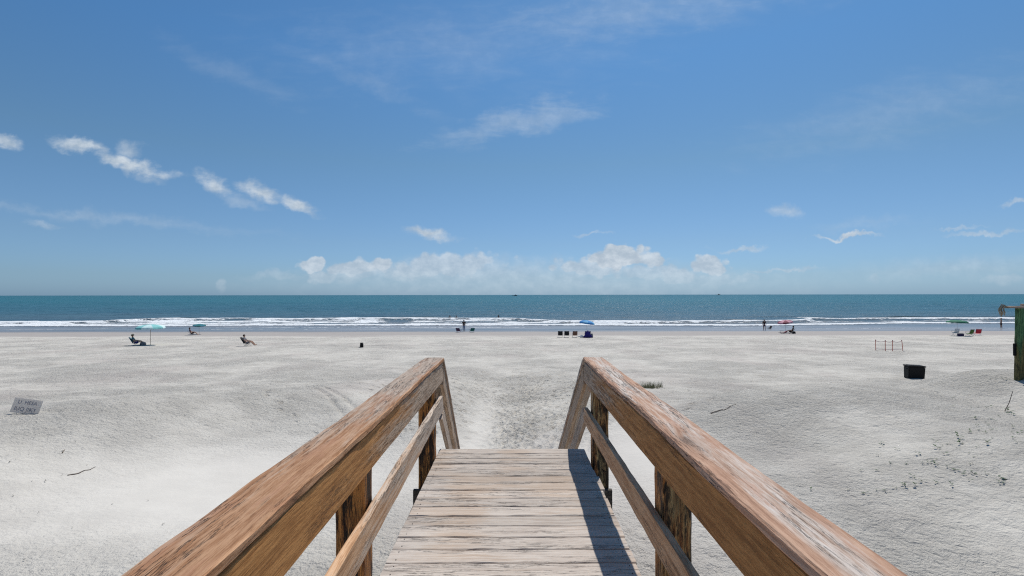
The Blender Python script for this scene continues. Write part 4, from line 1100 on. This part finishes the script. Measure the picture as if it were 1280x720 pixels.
pts = [(672, 283), (673, 292), (661, 320), (698, 349), (722, 303), (657, 371), (603, 373), (434, 438), (557, 434), (617, 449), (652, 438), (682, 443), (743, 421), (783, 425), (779, 400), (850, 416), (907, 424),
       (794, 320), (850, 277), (857, 301), (864, 296), (895, 283), (874, 292), (927, 265), (933, 283), (924, 297), (938, 272), (985, 329), (960, 315), (990, 295), (1022, 278), (1024, 285), (1037, 240), (1038, 265), (1019, 246),
       (964, 245), (982, 200), (1017, 213), (1030, 222), (1106, 247), (1108, 266), (1130, 252), (1064, 192), (1040, 161), (1022, 163), (994, 161), (970, 160), (908, 157), (908, 131), (862, 160), (1033, 67), (1056, 66),
       (843, 334), (830, 347), (851, 352), (889, 357), (911, 341), (905, 366), (917, 376), (943, 386), (980, 386), (965, 407), (1017, 387), (1068, 403), (1066, 410), (1071, 418), (968, 350), (880, 318), (806, 349), (757, 350),
       (716, 434), (748, 427), (806, 412), (775, 394), (1098, 178), (1105, 184), (1112, 187), (1092, 174), (1090, 70), (1075, 68), (1118, 72), (1000, 238), (1046, 236), (1110, 230), (1124, 281), (1051, 208), (990, 224), (1028, 199)]
for i, (cx_, cy_) in enumerate(pts):
    g = at(850 + cx_ / 2.667, 450 + cy_ / 2.667)
    o = bpy.data.objects.new('beach_seedling', protos[i % 6]); C.objects.link(o)
    o.location = g; o.rotation_euler = (0, 0, random.uniform(0, 6.28)); sc = random.uniform(.5, 1.0)
    if (cx_, cy_) in ((783, 425), (933, 283), (1024, 285), (927, 265), (857, 301), (1068, 403)): sc = 1.2
    if cx_ in (1098, 1105, 1112, 1092): sc = 1.5
    o.scale = (sc * 1.0,) * 3
    if cx_ in (1098, 1105, 1112, 1092): lab = 'larger bright green plant sprig at the foot of the leaning twig'
    elif sc == 1.2: lab = 'dark leafy seedling clump, one of the fullest among the sprouts on the right dune'
    elif cy_ < 100: lab = 'tiny seedling at the foot of the green post'
    elif cy_ < 200: lab = 'small seedling in the loose row left of the leaning twig'
    elif cx_ < 750: lab = 'tiny sprout at the rail side of the seedling patch on the right dune'
    else: lab = 'tiny green sprout within the seedling patch on the right dune'
    tag(o, lab, 'seedling', 'seedlings on the right dune')
protd = [seedling_mesh(3, 200 + i, M['leafd'], .8) for i in range(4)]
random.seed(9)
dpts = [(28.5, 554), (36, 568), (19, 574), (11, 578), (79, 563.5), (122.5, 556), (76, 594), (55, 602), (39, 602), (109, 581.5), (163, 525), (195, 524), (1, 546), (94, 552), (141, 630), (15, 620), (48, 640), (90, 660), (205, 655), (185, 626), (120, 700), (33, 700), (330, 560), (262, 545), (232, 470 + 20), (355, 508), (350, 511)]
for i, (px, py) in enumerate(dpts):
    g = at(px, py); o = bpy.data.objects.new('dry_leaf', protd[i % 4]); C.objects.link(o)
    sc = random.uniform(.35, .75); o.location = g; o.rotation_euler = (0, 0, random.uniform(0, 6.28)); o.scale = (sc, sc, sc)
    tag(o, 'small dark dry leaf scrap lying on the left sand', 'leaf scrap', 'leaf scraps on the left sand')
def stick(label, pix, r_, up=None):
    pts_ = [at(*q) + Vector((0, 0, r_ * .7)) for q in pix]
    if up: pts_ = [p_ + Vector((0, 0, u_)) for p_, u_ in zip(pts_, up)]
    bm = bmesh.new(); fine_ = []
    for a_, b_ in zip(pts_[:-1], pts_[1:]):
        for q in np.linspace(0, 1, 5)[:-1]: fine_.append(a_.lerp(b_, q) + Vector((random.uniform(-1, 1), random.uniform(-1, 1), random.uniform(0, 1))) * r_ * .8)
    fine_.append(pts_[-1]); tube(bm, fine_, r_, 6, taper=r_ * .35)
    ob = bm_obj('driftwood_stick', bm, M['stick']); tag(ob, label, 'stick')
stick('thin dark wavy stick lying on the left sand', [(84, 594), (96, 592), (104, 588.5), (113, 587), (119, 583.5)], .009)
stick('pale broken stick lying on the mound beyond the right rail', [(888, 518), (900, 514), (906, 513), (912, 509), (920, 505.5)], .012)
g = at(1256, 514)
bm = bmesh.new(); tube(bm, [g, g + Vector((.14, .05, .16)), g + Vector((.27, .10, .40))], .010, 6, taper=.006)
ob = bm_obj('leaning_twig', bm, M['stick']); tag(ob, 'bare twig leaning right out of the sand below the green post', 'twig')
stick('short dark twig lying flat on the left sand', [(78, 566), (81, 562)], .010)
